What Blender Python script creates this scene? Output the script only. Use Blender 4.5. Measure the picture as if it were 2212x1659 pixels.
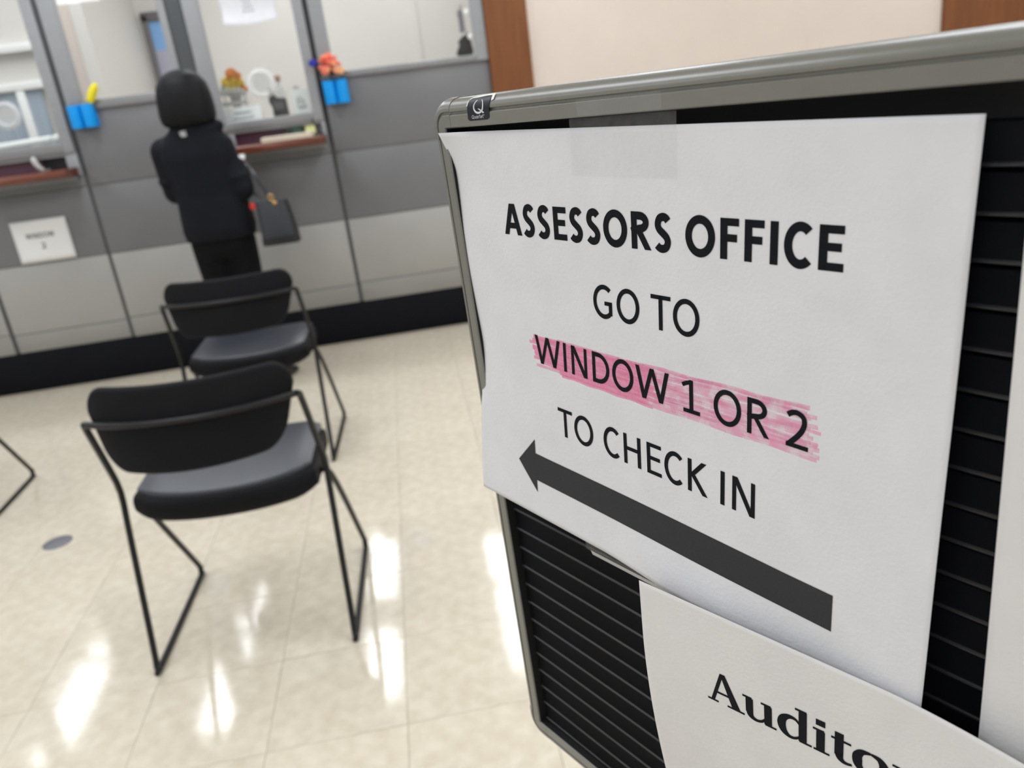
import bpy, bmesh, math, random
from mathutils import Vector as V, Matrix

random.seed(7)
scene = bpy.context.scene
for o in list(bpy.data.objects):
    bpy.data.objects.remove(o)
COL = scene.collection

# ------------------------------------------------------------------ camera
CAM_H = 1.2695
cam_d = bpy.data.cameras.new('camera')
cam = bpy.data.objects.new('camera', cam_d)
COL.objects.link(cam)
c_r = V((0.98184046, -0.14637694, -0.12067765))
c_u = V((0.16345933, 0.32990391, 0.92975505))
c_f = V((0.09628267, 0.93259702, -0.34783969))
cam.matrix_world = Matrix(((c_r.x, c_u.x, -c_f.x, 0.0), (c_r.y, c_u.y, -c_f.y, 0.0),
                           (c_r.z, c_u.z, -c_f.z, CAM_H), (0, 0, 0, 1)))
cam_d.sensor_width = 36.0
cam_d.lens = 36.0 * 1741.87 / 2212.0
cam_d.clip_start = 0.01
cam_d.clip_end = 60
cam_d.dof.use_dof = True
cam_d.dof.focus_distance = 0.375
cam_d.dof.aperture_fstop = 11.5
scene.camera = cam

# ------------------------------------------------------------------ world, exposure
w = bpy.data.worlds.new('world')
scene.world = w
w.use_nodes = True
w.node_tree.nodes['Background'].inputs[0].default_value = (0.9, 0.95, 1.0, 1)
w.node_tree.nodes['Background'].inputs[1].default_value = 0.25
vs = scene.view_settings
vs.view_transform = 'Standard'
vs.look = 'None'
vs.gamma = 1.0
vs.use_curve_mapping = False
vs.exposure = 0.0
scene.cycles.use_denoising = True
scene.cycles.max_bounces = 10
scene.cycles.sample_clamp_indirect = 6.0

LIGHT_ROOM = 10.9       # radiance of the ceiling light diffusers of the hall
LIGHT_OFFICE = 16.0     # and of the office behind the glass


# ------------------------------------------------------------------ materials
def srgb(r, g, b):
    f = lambda c: (c / 255 / 12.92) if c / 255 <= 0.04045 else ((c / 255 + 0.055) / 1.055) ** 2.4
    return (f(r), f(g), f(b), 1.0)


def mat(name, col, rough=0.5, metal=0.0, spec=0.5, var=0.0, scale=8.0, bump=0.0, bscale=60.0, stretch=(1, 1, 1),
        sheen=0.0, coat=0.0, objvar=0.0, col2=None, detail=4.0):
    m = bpy.data.materials.new(name)
    m.use_nodes = True
    nt = m.node_tree
    b = nt.nodes['Principled BSDF']
    b.inputs['Base Color'].default_value = col
    b.inputs['Roughness'].default_value = rough
    b.inputs['Metallic'].default_value = metal
    b.inputs['Specular IOR Level'].default_value = spec
    b.inputs['Sheen Weight'].default_value = sheen
    b.inputs['Coat Weight'].default_value = coat
    tc = nt.nodes.new('ShaderNodeTexCoord')
    mp = nt.nodes.new('ShaderNodeMapping')
    mp.inputs['Scale'].default_value = stretch
    nt.links.new(tc.outputs['Object'], mp.inputs['Vector'])
    n = nt.nodes.new('ShaderNodeTexNoise')
    n.inputs['Scale'].default_value = scale
    n.inputs['Detail'].default_value = detail
    nt.links.new(mp.outputs[0], n.inputs['Vector'])
    ramp = nt.nodes.new('ShaderNodeValToRGB')
    ramp.color_ramp.elements[0].position = 0.3
    ramp.color_ramp.elements[1].position = 0.7
    c2 = col2 if col2 else tuple(max(0.0, c * (1 - var)) for c in col[:3]) + (1,)
    ramp.color_ramp.elements[0].color = c2
    ramp.color_ramp.elements[1].color = tuple(min(1.0, c * (1 + var * 0.5)) for c in col[:3]) + (1,)
    nt.links.new(n.outputs['Fac'], ramp.inputs['Fac'])
    out = ramp.outputs['Color']
    if objvar:
        oi = nt.nodes.new('ShaderNodeObjectInfo')
        mr = nt.nodes.new('ShaderNodeMapRange')
        mr.inputs['To Min'].default_value = 1 - objvar
        mr.inputs['To Max'].default_value = 1 + objvar * 0.4
        nt.links.new(oi.outputs['Random'], mr.inputs['Value'])
        mx = nt.nodes.new('ShaderNodeVectorMath')
        mx.operation = 'SCALE'
        nt.links.new(out, mx.inputs[0])
        nt.links.new(mr.outputs[0], mx.inputs['Scale'])
        out = mx.outputs[0]
    nt.links.new(out, b.inputs['Base Color'])
    if bump:
        n2 = nt.nodes.new('ShaderNodeTexNoise')
        n2.inputs['Scale'].default_value = bscale
        n2.inputs['Detail'].default_value = 3
        nt.links.new(mp.outputs[0], n2.inputs['Vector'])
        bp = nt.nodes.new('ShaderNodeBump')
        bp.inputs['Strength'].default_value = bump
        bp.inputs['Distance'].default_value = 0.002
        nt.links.new(n2.outputs['Fac'], bp.inputs['Height'])
        nt.links.new(bp.outputs[0], b.inputs['Normal'])
    return m


def emis(name, col, strength):
    m = bpy.data.materials.new(name)
    m.use_nodes = True
    nt = m.node_tree
    nt.nodes.clear()
    e = nt.nodes.new('ShaderNodeEmission')
    e.inputs[0].default_value = col
    e.inputs[1].default_value = strength
    o = nt.nodes.new('ShaderNodeOutputMaterial')
    nt.links.new(e.outputs[0], o.inputs[0])
    return m


def clear(name, tint=(1, 1, 1, 1), rough=0.02, base=0.0, diff=None, noise=0.0, nscale=200.0, gloss=0.95):
    """thin sheet: transparent + a little gloss (fresnel) + optional milky diffuse share"""
    m = bpy.data.materials.new(name)
    m.use_nodes = True
    nt = m.node_tree
    nt.nodes.clear()
    t = nt.nodes.new('ShaderNodeBsdfTransparent')
    t.inputs[0].default_value = tint
    g = nt.nodes.new('ShaderNodeBsdfGlossy')
    g.inputs['Roughness'].default_value = rough
    lw = nt.nodes.new('ShaderNodeLayerWeight')          # Schlick reflectance, alike from both sides
    lw.inputs['Blend'].default_value = 0.5
    pw = nt.nodes.new('ShaderNodeMath')
    pw.operation = 'POWER'
    pw.inputs[1].default_value = 5.0
    nt.links.new(lw.outputs['Facing'], pw.inputs[0])
    fr = nt.nodes.new('ShaderNodeMath')
    fr.operation = 'MULTIPLY_ADD'
    fr.inputs[1].default_value = gloss
    fr.inputs[2].default_value = 0.04 * gloss
    nt.links.new(pw.outputs[0], fr.inputs[0])
    mx = nt.nodes.new('ShaderNodeMixShader')
    nt.links.new(fr.outputs[0], mx.inputs[0])
    nt.links.new(t.outputs[0], mx.inputs[1])
    nt.links.new(g.outputs[0], mx.inputs[2])
    res = mx.outputs[0]
    if diff:
        d = nt.nodes.new('ShaderNodeBsdfDiffuse')
        d.inputs[0].default_value = diff
        m2 = nt.nodes.new('ShaderNodeMixShader')
        m2.inputs[0].default_value = base
        if noise:
            tc = nt.nodes.new('ShaderNodeTexCoord')
            n = nt.nodes.new('ShaderNodeTexNoise')
            n.inputs['Scale'].default_value = nscale
            nt.links.new(tc.outputs['Object'], n.inputs['Vector'])
            mr = nt.nodes.new('ShaderNodeMapRange')
            mr.inputs['From Min'].default_value = 0.3
            mr.inputs['From Max'].default_value = 0.7
            mr.inputs['To Min'].default_value = max(0, base - noise)
            mr.inputs['To Max'].default_value = min(1, base + noise)
            nt.links.new(n.outputs['Fac'], mr.inputs['Value'])
            nt.links.new(mr.outputs[0], m2.inputs[0])
        nt.links.new(res, m2.inputs[1])
        nt.links.new(d.outputs[0], m2.inputs[2])
        res = m2.outputs[0]
    o = nt.nodes.new('ShaderNodeOutputMaterial')
    nt.links.new(res, o.inputs[0])
    return m


M = {
    'tile': mat('vinyl_tile', srgb(223, 214, 196), 0.085, spec=0.5, scale=24, objvar=0.03, col2=srgb(206, 195, 175), bump=0.012, bscale=14, detail=8),
    'grout': mat('tile_joint', srgb(178, 168, 150), 0.6),
    'panel': mat('grey_laminate', srgb(117, 117, 119), 0.36, var=0.05, scale=3, spec=0.5),
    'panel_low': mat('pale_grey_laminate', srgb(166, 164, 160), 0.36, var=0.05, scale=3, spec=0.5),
    'strip': mat('grey_base_strip', srgb(148, 146, 141), 0.4, var=0.05, scale=4),
    'metal': mat('brushed_frame', srgb(160, 162, 166), 0.38, metal=0.12, var=0.05, scale=6, stretch=(1, 1, 12)),
    'sill': mat('sill_metal', srgb(142, 142, 144), 0.35, metal=0.25, var=0.05, scale=6, stretch=(12, 1, 1)),
    'reveal': mat('dark_reveal', srgb(84, 85, 87), 0.6),
    'bar': mat('charcoal_bar', srgb(72, 75, 78), 0.5),
    'kick': mat('black_kick_base', srgb(13, 15, 20), 0.6, spec=0.15, var=0.15, scale=5),
    'hallwall': mat('hall_wall_white', srgb(226, 226, 224), 0.85, var=0.02, scale=5),
    'beige': mat('beige_wall', srgb(219, 206, 194), 0.85, var=0.03, scale=5, bump=0.15, bscale=140),
    'office': mat('office_wall', srgb(212, 208, 203), 0.9, var=0.02, scale=3),
    'ceil': mat('ceiling_white', srgb(225, 224, 220), 0.9, var=0.02, scale=40),
    'wood': mat('brown_wood', srgb(128, 80, 46), 0.5, spec=0.3, scale=9, stretch=(6, 6, 0.5), col2=srgb(114, 69, 38)),
    'ledge': mat('mahogany_ledge', srgb(128, 66, 44), 0.25, scale=7, stretch=(0.6, 6, 6), col2=srgb(92, 44, 30), coat=0.4),
    'maroon': mat('maroon_laminate', srgb(98, 62, 80), 0.4, var=0.1),
    'black': mat('black_plastic', srgb(28, 28, 31), 0.42, var=0.15, scale=30),
    'rod': mat('black_steel_rod', srgb(13, 14, 17), 0.4, spec=0.4, var=0.1),
    'seat': mat('black_vinyl_seat', srgb(40, 43, 52), 0.36, spec=0.6, var=0.1, bump=0.1, bscale=220),
    'shell': mat('black_chair_shell', srgb(22, 22, 25), 0.62, spec=0.12, var=0.12, scale=14),
    'felt': mat('black_letter_panel', srgb(6, 8, 14), 0.7, spec=0.12, var=0.2, scale=20),
    'lip': mat('slat_lip_highlight', srgb(38, 38, 41), 0.4, spec=0.5),  # paler than the slat faces, painting in the highlight on each lip
    'feltback': mat('black_backing', srgb(10, 10, 13), 0.8),
    'frame': mat('grey_board_frame', srgb(122, 121, 115), 0.33, metal=0.1, var=0.05, scale=60, spec=0.6),
    'paper': mat('white_paper', srgb(226, 226, 230), 0.9, spec=0.1, var=0.035, scale=42, bump=0.12, bscale=500),
    'paper2': mat('white_paper_warm', srgb(226, 224, 224), 0.9, spec=0.1, var=0.035, scale=38, bump=0.12, bscale=500),
    'ink': mat('black_print', srgb(20, 22, 28), 0.7, spec=0.12),
    'greyink': mat('grey_print', srgb(60, 60, 63), 0.7, spec=0.12, var=0.08, scale=900),
    'lightink': mat('pale_grey_print', srgb(150, 150, 158), 0.7),
    'label': mat('navy_label', srgb(24, 27, 36), 0.45, spec=0.3),
    'silver': mat('silver_print', srgb(226, 228, 232), 0.3),
    'white': mat('white_plastic', srgb(236, 236, 234), 0.35),
    'residue': mat('white_residue', srgb(240, 240, 236), 0.5),
    'blue': mat('blue_plastic', srgb(0, 158, 244), 0.4, var=0.05),
    'yellow': mat('yellow_petal', srgb(240, 222, 40), 0.6, var=0.08, scale=60),
    'coral': mat('coral_petal', srgb(255, 150, 122), 0.7, scale=50, col2=srgb(252, 120, 96)),
    'peach': mat('peach_petal', srgb(250, 190, 140), 0.7, var=0.06),
    'navy': mat('royal_blue_petal', srgb(38, 40, 160), 0.6, var=0.1),
    'stem': mat('dark_green_stem', srgb(40, 62, 48), 0.6, var=0.1),
    'orange': mat('orange_flower', srgb(224, 140, 52), 0.7, scale=40, col2=srgb(196, 110, 40)),
    'gold': mat('yellow_flower', srgb(226, 190, 90), 0.7, var=0.1, scale=40),
    'cream': mat('cream_paper', srgb(240, 226, 208), 0.8, var=0.03),
    'green': mat('dark_green_box', srgb(38, 74, 54), 0.5, var=0.2, scale=30),
    'lime': mat('pale_yellow_pad', srgb(214, 212, 150), 0.7, var=0.06, scale=30),
    'tan': mat('tan_cap', srgb(176, 140, 110), 0.5, var=0.1),
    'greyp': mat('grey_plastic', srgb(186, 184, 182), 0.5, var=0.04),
    'jacket': mat('black_jacket_cloth', srgb(16, 18, 26), 0.75, sheen=0.0, spec=0.2, var=0.2, scale=14, bump=0.35, bscale=18),
    'trouser': mat('black_trouser_cloth', srgb(7, 8, 12), 0.85, spec=0.2, var=0.2, scale=12),
    'hair': mat('black_hair', srgb(8, 9, 13), 0.6, spec=0.25, var=0.2, scale=30, stretch=(6, 6, 1)),
    'skin': mat('skin', srgb(205, 160, 138), 0.55, var=0.06, scale=20),
    'leather': mat('black_leather', srgb(40, 44, 52), 0.36, spec=0.6, var=0.12, scale=20),
    'brass': mat('brass', srgb(196, 158, 104), 0.3, metal=0.9),
    'red': mat('red_tag', srgb(196, 46, 34), 0.5),
    'disc': mat('grey_floor_disc', srgb(112, 112, 118), 0.4, var=0.06, scale=30),
    'doorblue': mat('blue_sidelight', srgb(96, 158, 222), 0.2, scale=4, col2=srgb(140, 180, 226)),
    'lilac': mat('lilac_panel', srgb(168, 166, 182), 0.6),
    'bluegrey': mat('blue_grey_blind', srgb(140, 158, 176), 0.6, scale=5, stretch=(8, 1, 0.4), col2=srgb(172, 180, 190)),
    'taupe': mat('taupe_shadow', srgb(196, 184, 176), 0.8),
    'darkgrey': mat('dark_grey_frame', srgb(96, 92, 94), 0.5),
    'glass': clear('window_glass', (0.97, 0.985, 0.98, 1)),
    'acryl': clear('clear_acrylic', (0.93, 0.95, 0.95, 1), 0.08, 0.22, srgb(230, 230, 230)),
    'grille': clear('clear_grille', (0.9, 0.92, 0.92, 1), 0.12, 0.55, srgb(236, 236, 236)),
    'tape': clear('matte_tape', (1, 1, 1, 1), 0.3, 0.07, srgb(225, 225, 228), 0.02, 300, 0.5),
    'pink': clear('pink_marker', (1, 1, 1, 1), 0.9, 0.58, srgb(255, 158, 196), 0.14, 160, 0.0),
    'pink2': clear('pale_pink_marker', (1, 1, 1, 1), 0.9, 0.40, srgb(255, 172, 206), 0.22, 190, 0.0),
    'lamp': emis('hall_diffuser', (0.90, 0.94, 1.0, 1), LIGHT_ROOM),
    'lamp2': emis('office_diffuser', (0.96, 0.965, 1.0, 1), LIGHT_OFFICE),
}

# ------------------------------------------------------------------ mesh helpers
class MB:
    def __init__(s):
        s.v, s.f = [], []

    def add(s, vs_, fs_):
        k = len(s.v)
        s.v += [tuple(p) for p in vs_]
        s.f += [tuple(i + k for i in f) for f in fs_]
        return s

    def box(s, x0, x1, y0, y1, z0, z1):
        return s.add([(x0, y0, z0), (x1, y0, z0), (x1, y1, z0), (x0, y1, z0), (x0, y0, z1), (x1, y0, z1), (x1, y1, z1), (x0, y1, z1)],
                     [(0, 3, 2, 1), (4, 5, 6, 7), (0, 1, 5, 4), (1, 2, 6, 5), (2, 3, 7, 6), (3, 0, 4, 7)])

    def rings(s, rs, close=True, caps=True):
        """loft through rings (lists of equal length)"""
        n = len(rs[0])
        vs_ = [p for r in rs for p in r]
        fs_ = []
        for i in range(len(rs) - 1):
            for j in range(n if close else n - 1):
                k = (j + 1) % n
                fs_.append((i * n + j, i * n + k, (i + 1) * n + k, (i + 1) * n + j))
        if caps and close:
            fs_.append(tuple(range(n - 1, -1, -1)))
            fs_.append(tuple((len(rs) - 1) * n + j for j in range(n)))
        return s.add(vs_, fs_)

    def tube(s, pts, r, n=10, caps=True):
        pts = [V(p) for p in pts]
        rad = r if isinstance(r, (list, tuple)) else [r] * len(pts)
        t0 = (pts[1] - pts[0]).normalized()
        up = V((0, 0, 1)) if abs(t0.z) < 0.9 else V((1, 0, 0))
        nn = (up - t0 * up.dot(t0)).normalized()
        rs = []
        for i, p in enumerate(pts):
            a = pts[max(i - 1, 0)]
            b = pts[min(i + 1, len(pts) - 1)]
            t = (b - a).normalized()
            nn = (nn - t * nn.dot(t)).normalized()
            bb = t.cross(nn)
            rs.append([p + (nn * math.cos(2 * math.pi * j / n) + bb * math.sin(2 * math.pi * j / n)) * rad[i] for j in range(n)])
        return s.rings(rs, caps=caps)

    def lathe(s, prof, c=(0, 0, 0), n=24, axis='z', a0=0, a1=2 * math.pi):
        full = abs(a1 - a0 - 2 * math.pi) < 1e-6
        m = n if full else n + 1
        rs = []
        for i in range(m):
            a = a0 + (a1 - a0) * i / n
            r_ = []
            for (r, h) in prof:
                if axis == 'z':
                    r_.append((c[0] + r * math.cos(a), c[1] + r * math.sin(a), c[2] + h))
                else:
                    r_.append((c[0] + r * math.cos(a), c[1] + h, c[2] + r * math.sin(a)))
            rs.append(r_)
        k = len(prof)
        vs_ = [p for r in rs for p in r]
        fs_ = []
        for i in range(m if full else m - 1):
            i2 = (i + 1) % m
            for j in range(k - 1):
                fs_.append((i * k + j, i2 * k + j, i2 * k + j + 1, i * k + j + 1))
        return s.add(vs_, fs_)

    def blob(s, c, r, n=10, m=7):
        rx, ry, rz = r if isinstance(r, (list, tuple)) else (r, r, r)
        rs = []
        for i in range(m + 1):
            a = -math.pi / 2 + math.pi * i / m
            q = max(math.cos(a), 1e-3)
            rs.append([(c[0] + rx * q * math.cos(2 * math.pi * j / n), c[1] + ry * q * math.sin(2 * math.pi * j / n), c[2] + rz * math.sin(a)) for j in range(n)])
        return s.rings(rs)

    def capsule(s, a, b, ra, rb, n=14):
        a, b = V(a), V(b)
        L = (b - a).length
        t = (b - a) / L
        pts, rad = [], []
        for k in range(5):
            q = math.pi / 2 * (1 - k / 4)
            pts.append(a - t * ra * math.sin(q)); rad.append(max(ra * math.cos(q), 1e-4))
        for k in range(5):
            q = math.pi / 2 * k / 4
            pts.append(b + t * rb * math.sin(q)); rad.append(max(rb * math.cos(q), 1e-4))
        return s.tube(pts, rad, n)

    def mesh(s, name, bevel=0.0, seg=2, smooth=False, merge=False):
        me = bpy.data.meshes.new(name)
        me.from_pydata(s.v, [], s.f)
        me.validate()
        bm = bmesh.new()
        bm.from_mesh(me)
        if merge:
            bmesh.ops.remove_doubles(bm, verts=bm.verts, dist=1e-6)
        bmesh.ops.recalc_face_normals(bm, faces=bm.faces)
        if bevel:
            ed = [e for e in bm.edges if len(e.link_faces) == 2 and e.calc_face_angle(0) > 0.5]
            bmesh.ops.bevel(bm, geom=ed, offset=bevel, segments=seg, profile=0.5, affect='EDGES')
        bm.to_mesh(me)
        bm.free()
        if smooth or bevel:
            for p in me.polygons:
                p.use_smooth = True
            try:
                me.set_sharp_from_angle(angle=math.radians(38))
            except Exception:
                pass
        return me


def link(name, me, m, parent=None):
    o = bpy.data.objects.new(name, me)
    COL.objects.link(o)
    if m:
        me.materials.clear()
        me.materials.append(M[m] if isinstance(m, str) else m)
    if parent:
        o.parent = parent
        o.matrix_parent_inverse = Matrix.Translation(-V(parent.location)) if parent.parent is None else Matrix.Identity(4)
    return o


def obj(name, mb, m, parent=None, bevel=0.0, seg=2, smooth=False, merge=False):
    return link(name, mb.mesh(name, bevel, seg, smooth, merge), m, parent)


def tag(o, label, cat, group=None):
    o['label'] = label
    o['category'] = cat
    if group:
        o['group'] = group
    return o


def thing(name, label, cat, loc=(0, 0, 0), group=None):
    o = bpy.data.objects.new(name, None)
    o.empty_display_size = 0.05
    COL.objects.link(o)
    o.location = loc
    return tag(o, label, cat, group)


def struct(o, label=None):
    o['kind'] = 'structure'
    if label:
        o['label'] = label
    return o


def sempty(name, loc=(0, 0, 0)):
    o = bpy.data.objects.new(name, None)
    COL.objects.link(o)
    o.location = loc
    return struct(o)


def B(x0, x1, y0, y1, z0, z1):
    return MB().box(min(x0, x1), max(x0, x1), min(y0, y1), max(y0, y1), min(z0, z1), max(z0, z1))


def at(x, z, y):
    """a position read off the counter wall plane moved to distance y along the same sight line"""
    k = y / D
    return V((x * k, y, CAM_H + (z - CAM_H) * k))


# ------------------------------------------------------------------ room shell
D = 4.531
X0, X1, Y0, CEIL = -4.6, 4.2, -3.4, 2.80

fl = struct(obj('floor', B(X0, X1, Y0, 7.6, -0.12, -0.0032), 'grout'))
TS = 0.3048
tx0, ty0 = -0.479, 1.424
tb = B(-TS / 2 + .0004, TS / 2 - .0004, -TS / 2 + .0004, TS / 2 - .0004, -0.0032, 0.0)
tile_me = tb.mesh('tile', bevel=0.0004, seg=1)
tile_me.materials.append(M['tile'])
cells = []
for i in range(-13, 15):
    for j in range(-15, 11):
        cx, cy = tx0 + (i + .5) * TS, ty0 + (j + .5) * TS
        if cx - TS / 2 < X0 or cx + TS / 2 > X1 or cy - TS / 2 < Y0 or cy + TS / 2 > D + .05:
            continue
        d = V((cx, cy, 0)) - V((0, 0, CAM_H))
        zc = d.dot(c_f)
        px = 1106 + 1741.87 * d.dot(c_r) / zc if zc > .1 else -9999
        py = 829.5 - 1741.87 * d.dot(c_u) / zc if zc > .1 else 9999
        inside = zc > .1 and -250 < px < 1500 and 500 < py < 1950
        cells.append((not inside, d.length, cx, cy))
cells.sort()
rest = MB()
for k, (_, _, cx, cy) in enumerate(cells):
    if k < 290:
        o = bpy.data.objects.new('tile', tile_me)
        COL.objects.link(o)
        o.location = (cx, cy, 0)
        o.rotation_euler = (random.gauss(0, .0011), random.gauss(0, .0011), 0)
        o.parent = fl
    else:
        rest.box(cx - TS / 2 + .0004, cx + TS / 2 - .0004, cy - TS / 2 + .0004, cy + TS / 2 - .0004, -0.0032, 0)
o = obj('tile_field', rest, 'tile', fl)
o['kind'] = 'stuff'

struct(obj('ceiling', B(X0, X1, Y0, D + .12, CEIL, CEIL + .1), 'ceil'))
struct(obj('wall_left', B(X0 - .1, X0, Y0, D + .12, 0, CEIL), 'hallwall'))
struct(obj('wall_right', B(X1, X1 + .1, Y0, D + .12, 0, CEIL), 'hallwall'))
struct(obj('wall_back', B(X0, X1, Y0 - .1, Y0, 0, CEIL), 'hallwall'))

# --- counter wall: bays between vertical reveals
MX = [-3.41, -2.80, -2.185, -1.575, -0.945, -0.318, 0.5645]
ZK, ZS = 0.219, 0.328
SILL_HI, SILL_LO = 1.397, 1.209
HEAD = 2.56
RV = 0.010          # half width of a reveal
kind = ['hi', 'hi', 'lo', 'hi', 'lo', 'hi']      # low service windows alternate with higher fixed ones
wf = obj('wall_front', MB(), 'reveal')
struct(wf)
back = MB()
for i, k in enumerate(kind):
    x0, x1 = MX[i], MX[i + 1]
    top = SILL_HI if k == 'hi' else 1.09
    back.box(x0, x1, D + .014, D + .07, ZK - .0, top)
    back.box(x0, x1, D + .014, D + .07, HEAD, CEIL)
for x in MX:
    back.box(x - .035, x + .035, D + .014, D + .07, SILL_LO - .12, HEAD)
back.box(X0, MX[0], D + .014, D + .07, 0, CEIL)
wf.data = back.mesh('wall_front')
wf.data.materials.append(M['reveal'])


def panel(x0, x1, z0, z1, m='panel', name='panel', y=D, t=.013):
    return obj(name, B(x0, x1, y, y + t, z0, z1), m, wf, bevel=.0016)


for i, k in enumerate(kind):
    x0, x1 = MX[i] + RV, MX[i + 1] - RV
    if i == len(kind) - 1:
        x1 = MX[i + 1]
    if i == 3:
        x1 = -0.985
    if i == 4:
        x0 = -0.905
    g = .0017
    off = 0.006 if k == 'lo' else 0.0
    panel(x0, x1, ZK, ZS - g - (.008 if k == 'lo' else 0), 'strip', y=D + off, t=.013 - off * .9)
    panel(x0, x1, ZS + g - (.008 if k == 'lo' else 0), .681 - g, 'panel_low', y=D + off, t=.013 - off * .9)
    panel(x0, x1, .681 + g, 1.036 - g, y=D + off, t=.013 - off * .9)
    panel(x0, x1, 1.036 + g, (SILL_HI if k == 'hi' else 1.094), y=D + off, t=.013 - off * .9)
    panel(x0, x1, HEAD + .03, CEIL)
struct(obj('trim_1', B(-.982, -.908, D - .012, D + .03, ZK, CEIL), 'bar', bevel=.002))
struct(obj('baseboard_front', B(X0, MX[-1], D + .004, D + .07, 0, ZK), 'kick', bevel=.002))

# end post of brown wood, beige wall beyond, brown door further along
struct(obj('trim_2', B(.5665, .790, D - .03, D + .07, 0, CEIL), 'wood', bevel=.004))
wr = struct(obj('wall_front_beige', B(.790, X1, D, D + .1, 0, CEIL), 'beige'))
struct(obj('baseboard_right', B(.792, 3.10, D - .012, D, 0, .12), 'kick', bevel=.002))
dr = sempty('door_1', (3.6, D, 0))
obj('door_casing', B(3.125, 3.235, D - .035, D, 0, 2.25), 'wood', dr, bevel=.004)
obj('door_leaf', B(3.235, 4.15, D - .018, D, 0.01, 2.16), 'wood', dr, bevel=.003)
obj('door_casing', B(3.235, 4.15, D - .035, D, 2.16, 2.27), 'wood', dr, bevel=.004)
obj('door_handle', MB().tube([(3.33, D - .018, 1.0), (3.33, D - .07, 1.0), (3.45, D - .075, 1.0)], .009), 'metal', dr, smooth=True)


# --- windows of the counter wall
def window(n, x0, x1, gl, gr, sill0, sill1, m='metal'):
    e = sempty('window_%d' % n, ((x0 + x1) / 2, D, sill0))
    yf = D - .016
    obj('jamb', B(x0, gl, yf, D + .045, sill0, HEAD + .03), m, e, bevel=.003)
    obj('jamb', B(gr, x1, yf, D + .045, sill0, HEAD + .03), m, e, bevel=.003)
    obj('sill', B(gl, gr, yf, D + .045, sill0, sill1), 'sill', e, bevel=.003)
    obj('head', B(gl, gr, yf, D + .045, HEAD - .02, HEAD + .03), m, e, bevel=.003)
    obj('pane', B(gl - .005, gr + .005, D + .018, D + .024, sill1 - .005, HEAD - .01), 'glass', e)
    return e


window(1, -2.175, -1.588, -2.115, -1.642, SILL_LO, 1.262)
window(2, -1.562, -.985, -1.490, -1.022, SILL_HI, 1.441)
window(3, -.905, -.332, -.830, -.383, SILL_LO, 1.251)
window(4, -.306, .5645, -.237, .503, SILL_HI, 1.428)
window(5, -2.79, -2.195, -2.73, -2.255, SILL_HI, 1.441)
window(6, -3.40, -2.81, -3.34, -2.87, SILL_HI, 1.441)


# deal tray openings under the two service windows
def deal(n, x0, x1, a0, a1):
    e = sempty('trim_%d' % n, ((x0 + x1) / 2, D, 1.094))
    yf = D - .004
    obj('surround', B(x0, a0, yf, D + .05, 1.094, SILL_LO), 'metal', e, bevel=.002)
    obj('surround', B(a1, x1, yf, D + .05, 1.094, SILL_LO), 'metal', e, bevel=.002)
    obj('surround', B(a0, a1, yf, D + .05, 1.193, SILL_LO), 'metal', e, bevel=.002)
    return e


d1 = deal(3, -2.165, -1.588, -2.11, -1.645)
obj('back_panel', B(-2.12, -1.775, D + .03, D + .045, 1.09, 1.2), 'maroon', d1)
obj('back_panel', B(-1.775, -1.635, D + .042, D + .05, 1.09, 1.2), 'black', d1)
d2 = deal(4, -.905, -.332, -.80, -.352)
obj('back_panel', B(-.81, -.55, D + .03, D + .045, 1.09, 1.2), 'maroon', d2)
obj('back_panel', B(-.55, -.342, D + .042, D + .05, 1.09, 1.2), 'greyp', d2)


def ledge(x0, x1, label):
    mb = MB()
    prof = []
    y0, y1, z0, z1 = D - .19, D - .005, 1.097, 1.136
    for k in range(7):
        a = math.pi / 2 * k / 6
        prof.append((y0 + .012 - .012 * math.sin(a), z0 + .012 - .012 * math.cos(a)))
    for k in range(7):
        a = math.pi / 2 * k / 6
        prof.append((y0 + .012 - .012 * math.cos(a), z1 - .012 + .012 * math.sin(a)))
    prof += [(y1, z1), (y1, z0)]
    mb.rings([[(x, p[0], p[1]) for p in prof] for x in (x0, x1)])
    t = thing('service_ledge', label, 'ledge', ((x0 + x1) / 2, D, z0))
    obj('slab', mb, 'ledge', t, smooth=True)
    obj('cleat', B(x0 + .01, x1 - .01, D - .03, D - .004, 1.072, 1.097), 'sill', t, bevel=.002)
    return t


ledge(-2.165, -1.598, 'mahogany ledge above the posted sheet reading window two')
ledge(-.905, -.336, 'mahogany ledge in front of the person in black')


# --- office behind the glass
OY = 7.5
struct(obj('floor_office', B(X0, 2.2, D + .07, OY, -.05, 0.002), 'grout'))
struct(obj('ceiling_office', B(X0, 2.2, D + .07, OY, CEIL, CEIL + .1), 'ceil'))
struct(obj('wall_office_rear', B(-1.87, 2.2, OY, OY + .1, 0, CEIL), 'office'))
struct(obj('wall_office_right', B(2.2, 2.3, D + .1, OY + .1, 0, CEIL), 'office'))
struct(obj('wall_office_left', B(X0 - .1, X0, D + .12, 6.2, 0, CEIL), 'office'))
struct(obj('wall_office_return', B(-1.97, -1.87, 6.2, OY + .1, 0, CEIL), 'office'))
wol = struct(obj('wall_office_partition', B(X0, -1.97, 6.2, 6.3, 0, CEIL), 'office'))
struct(obj('trim_5', B(.34, .375, OY - .012, OY, 0, CEIL), 'office'))
struct(obj('trim_6', B(-2.04, -1.955, 6.188, 6.2, 0, CEIL), 'taupe', bevel=.002))  # taupe strip stands in for the pilaster's shadow on the partition
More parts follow.
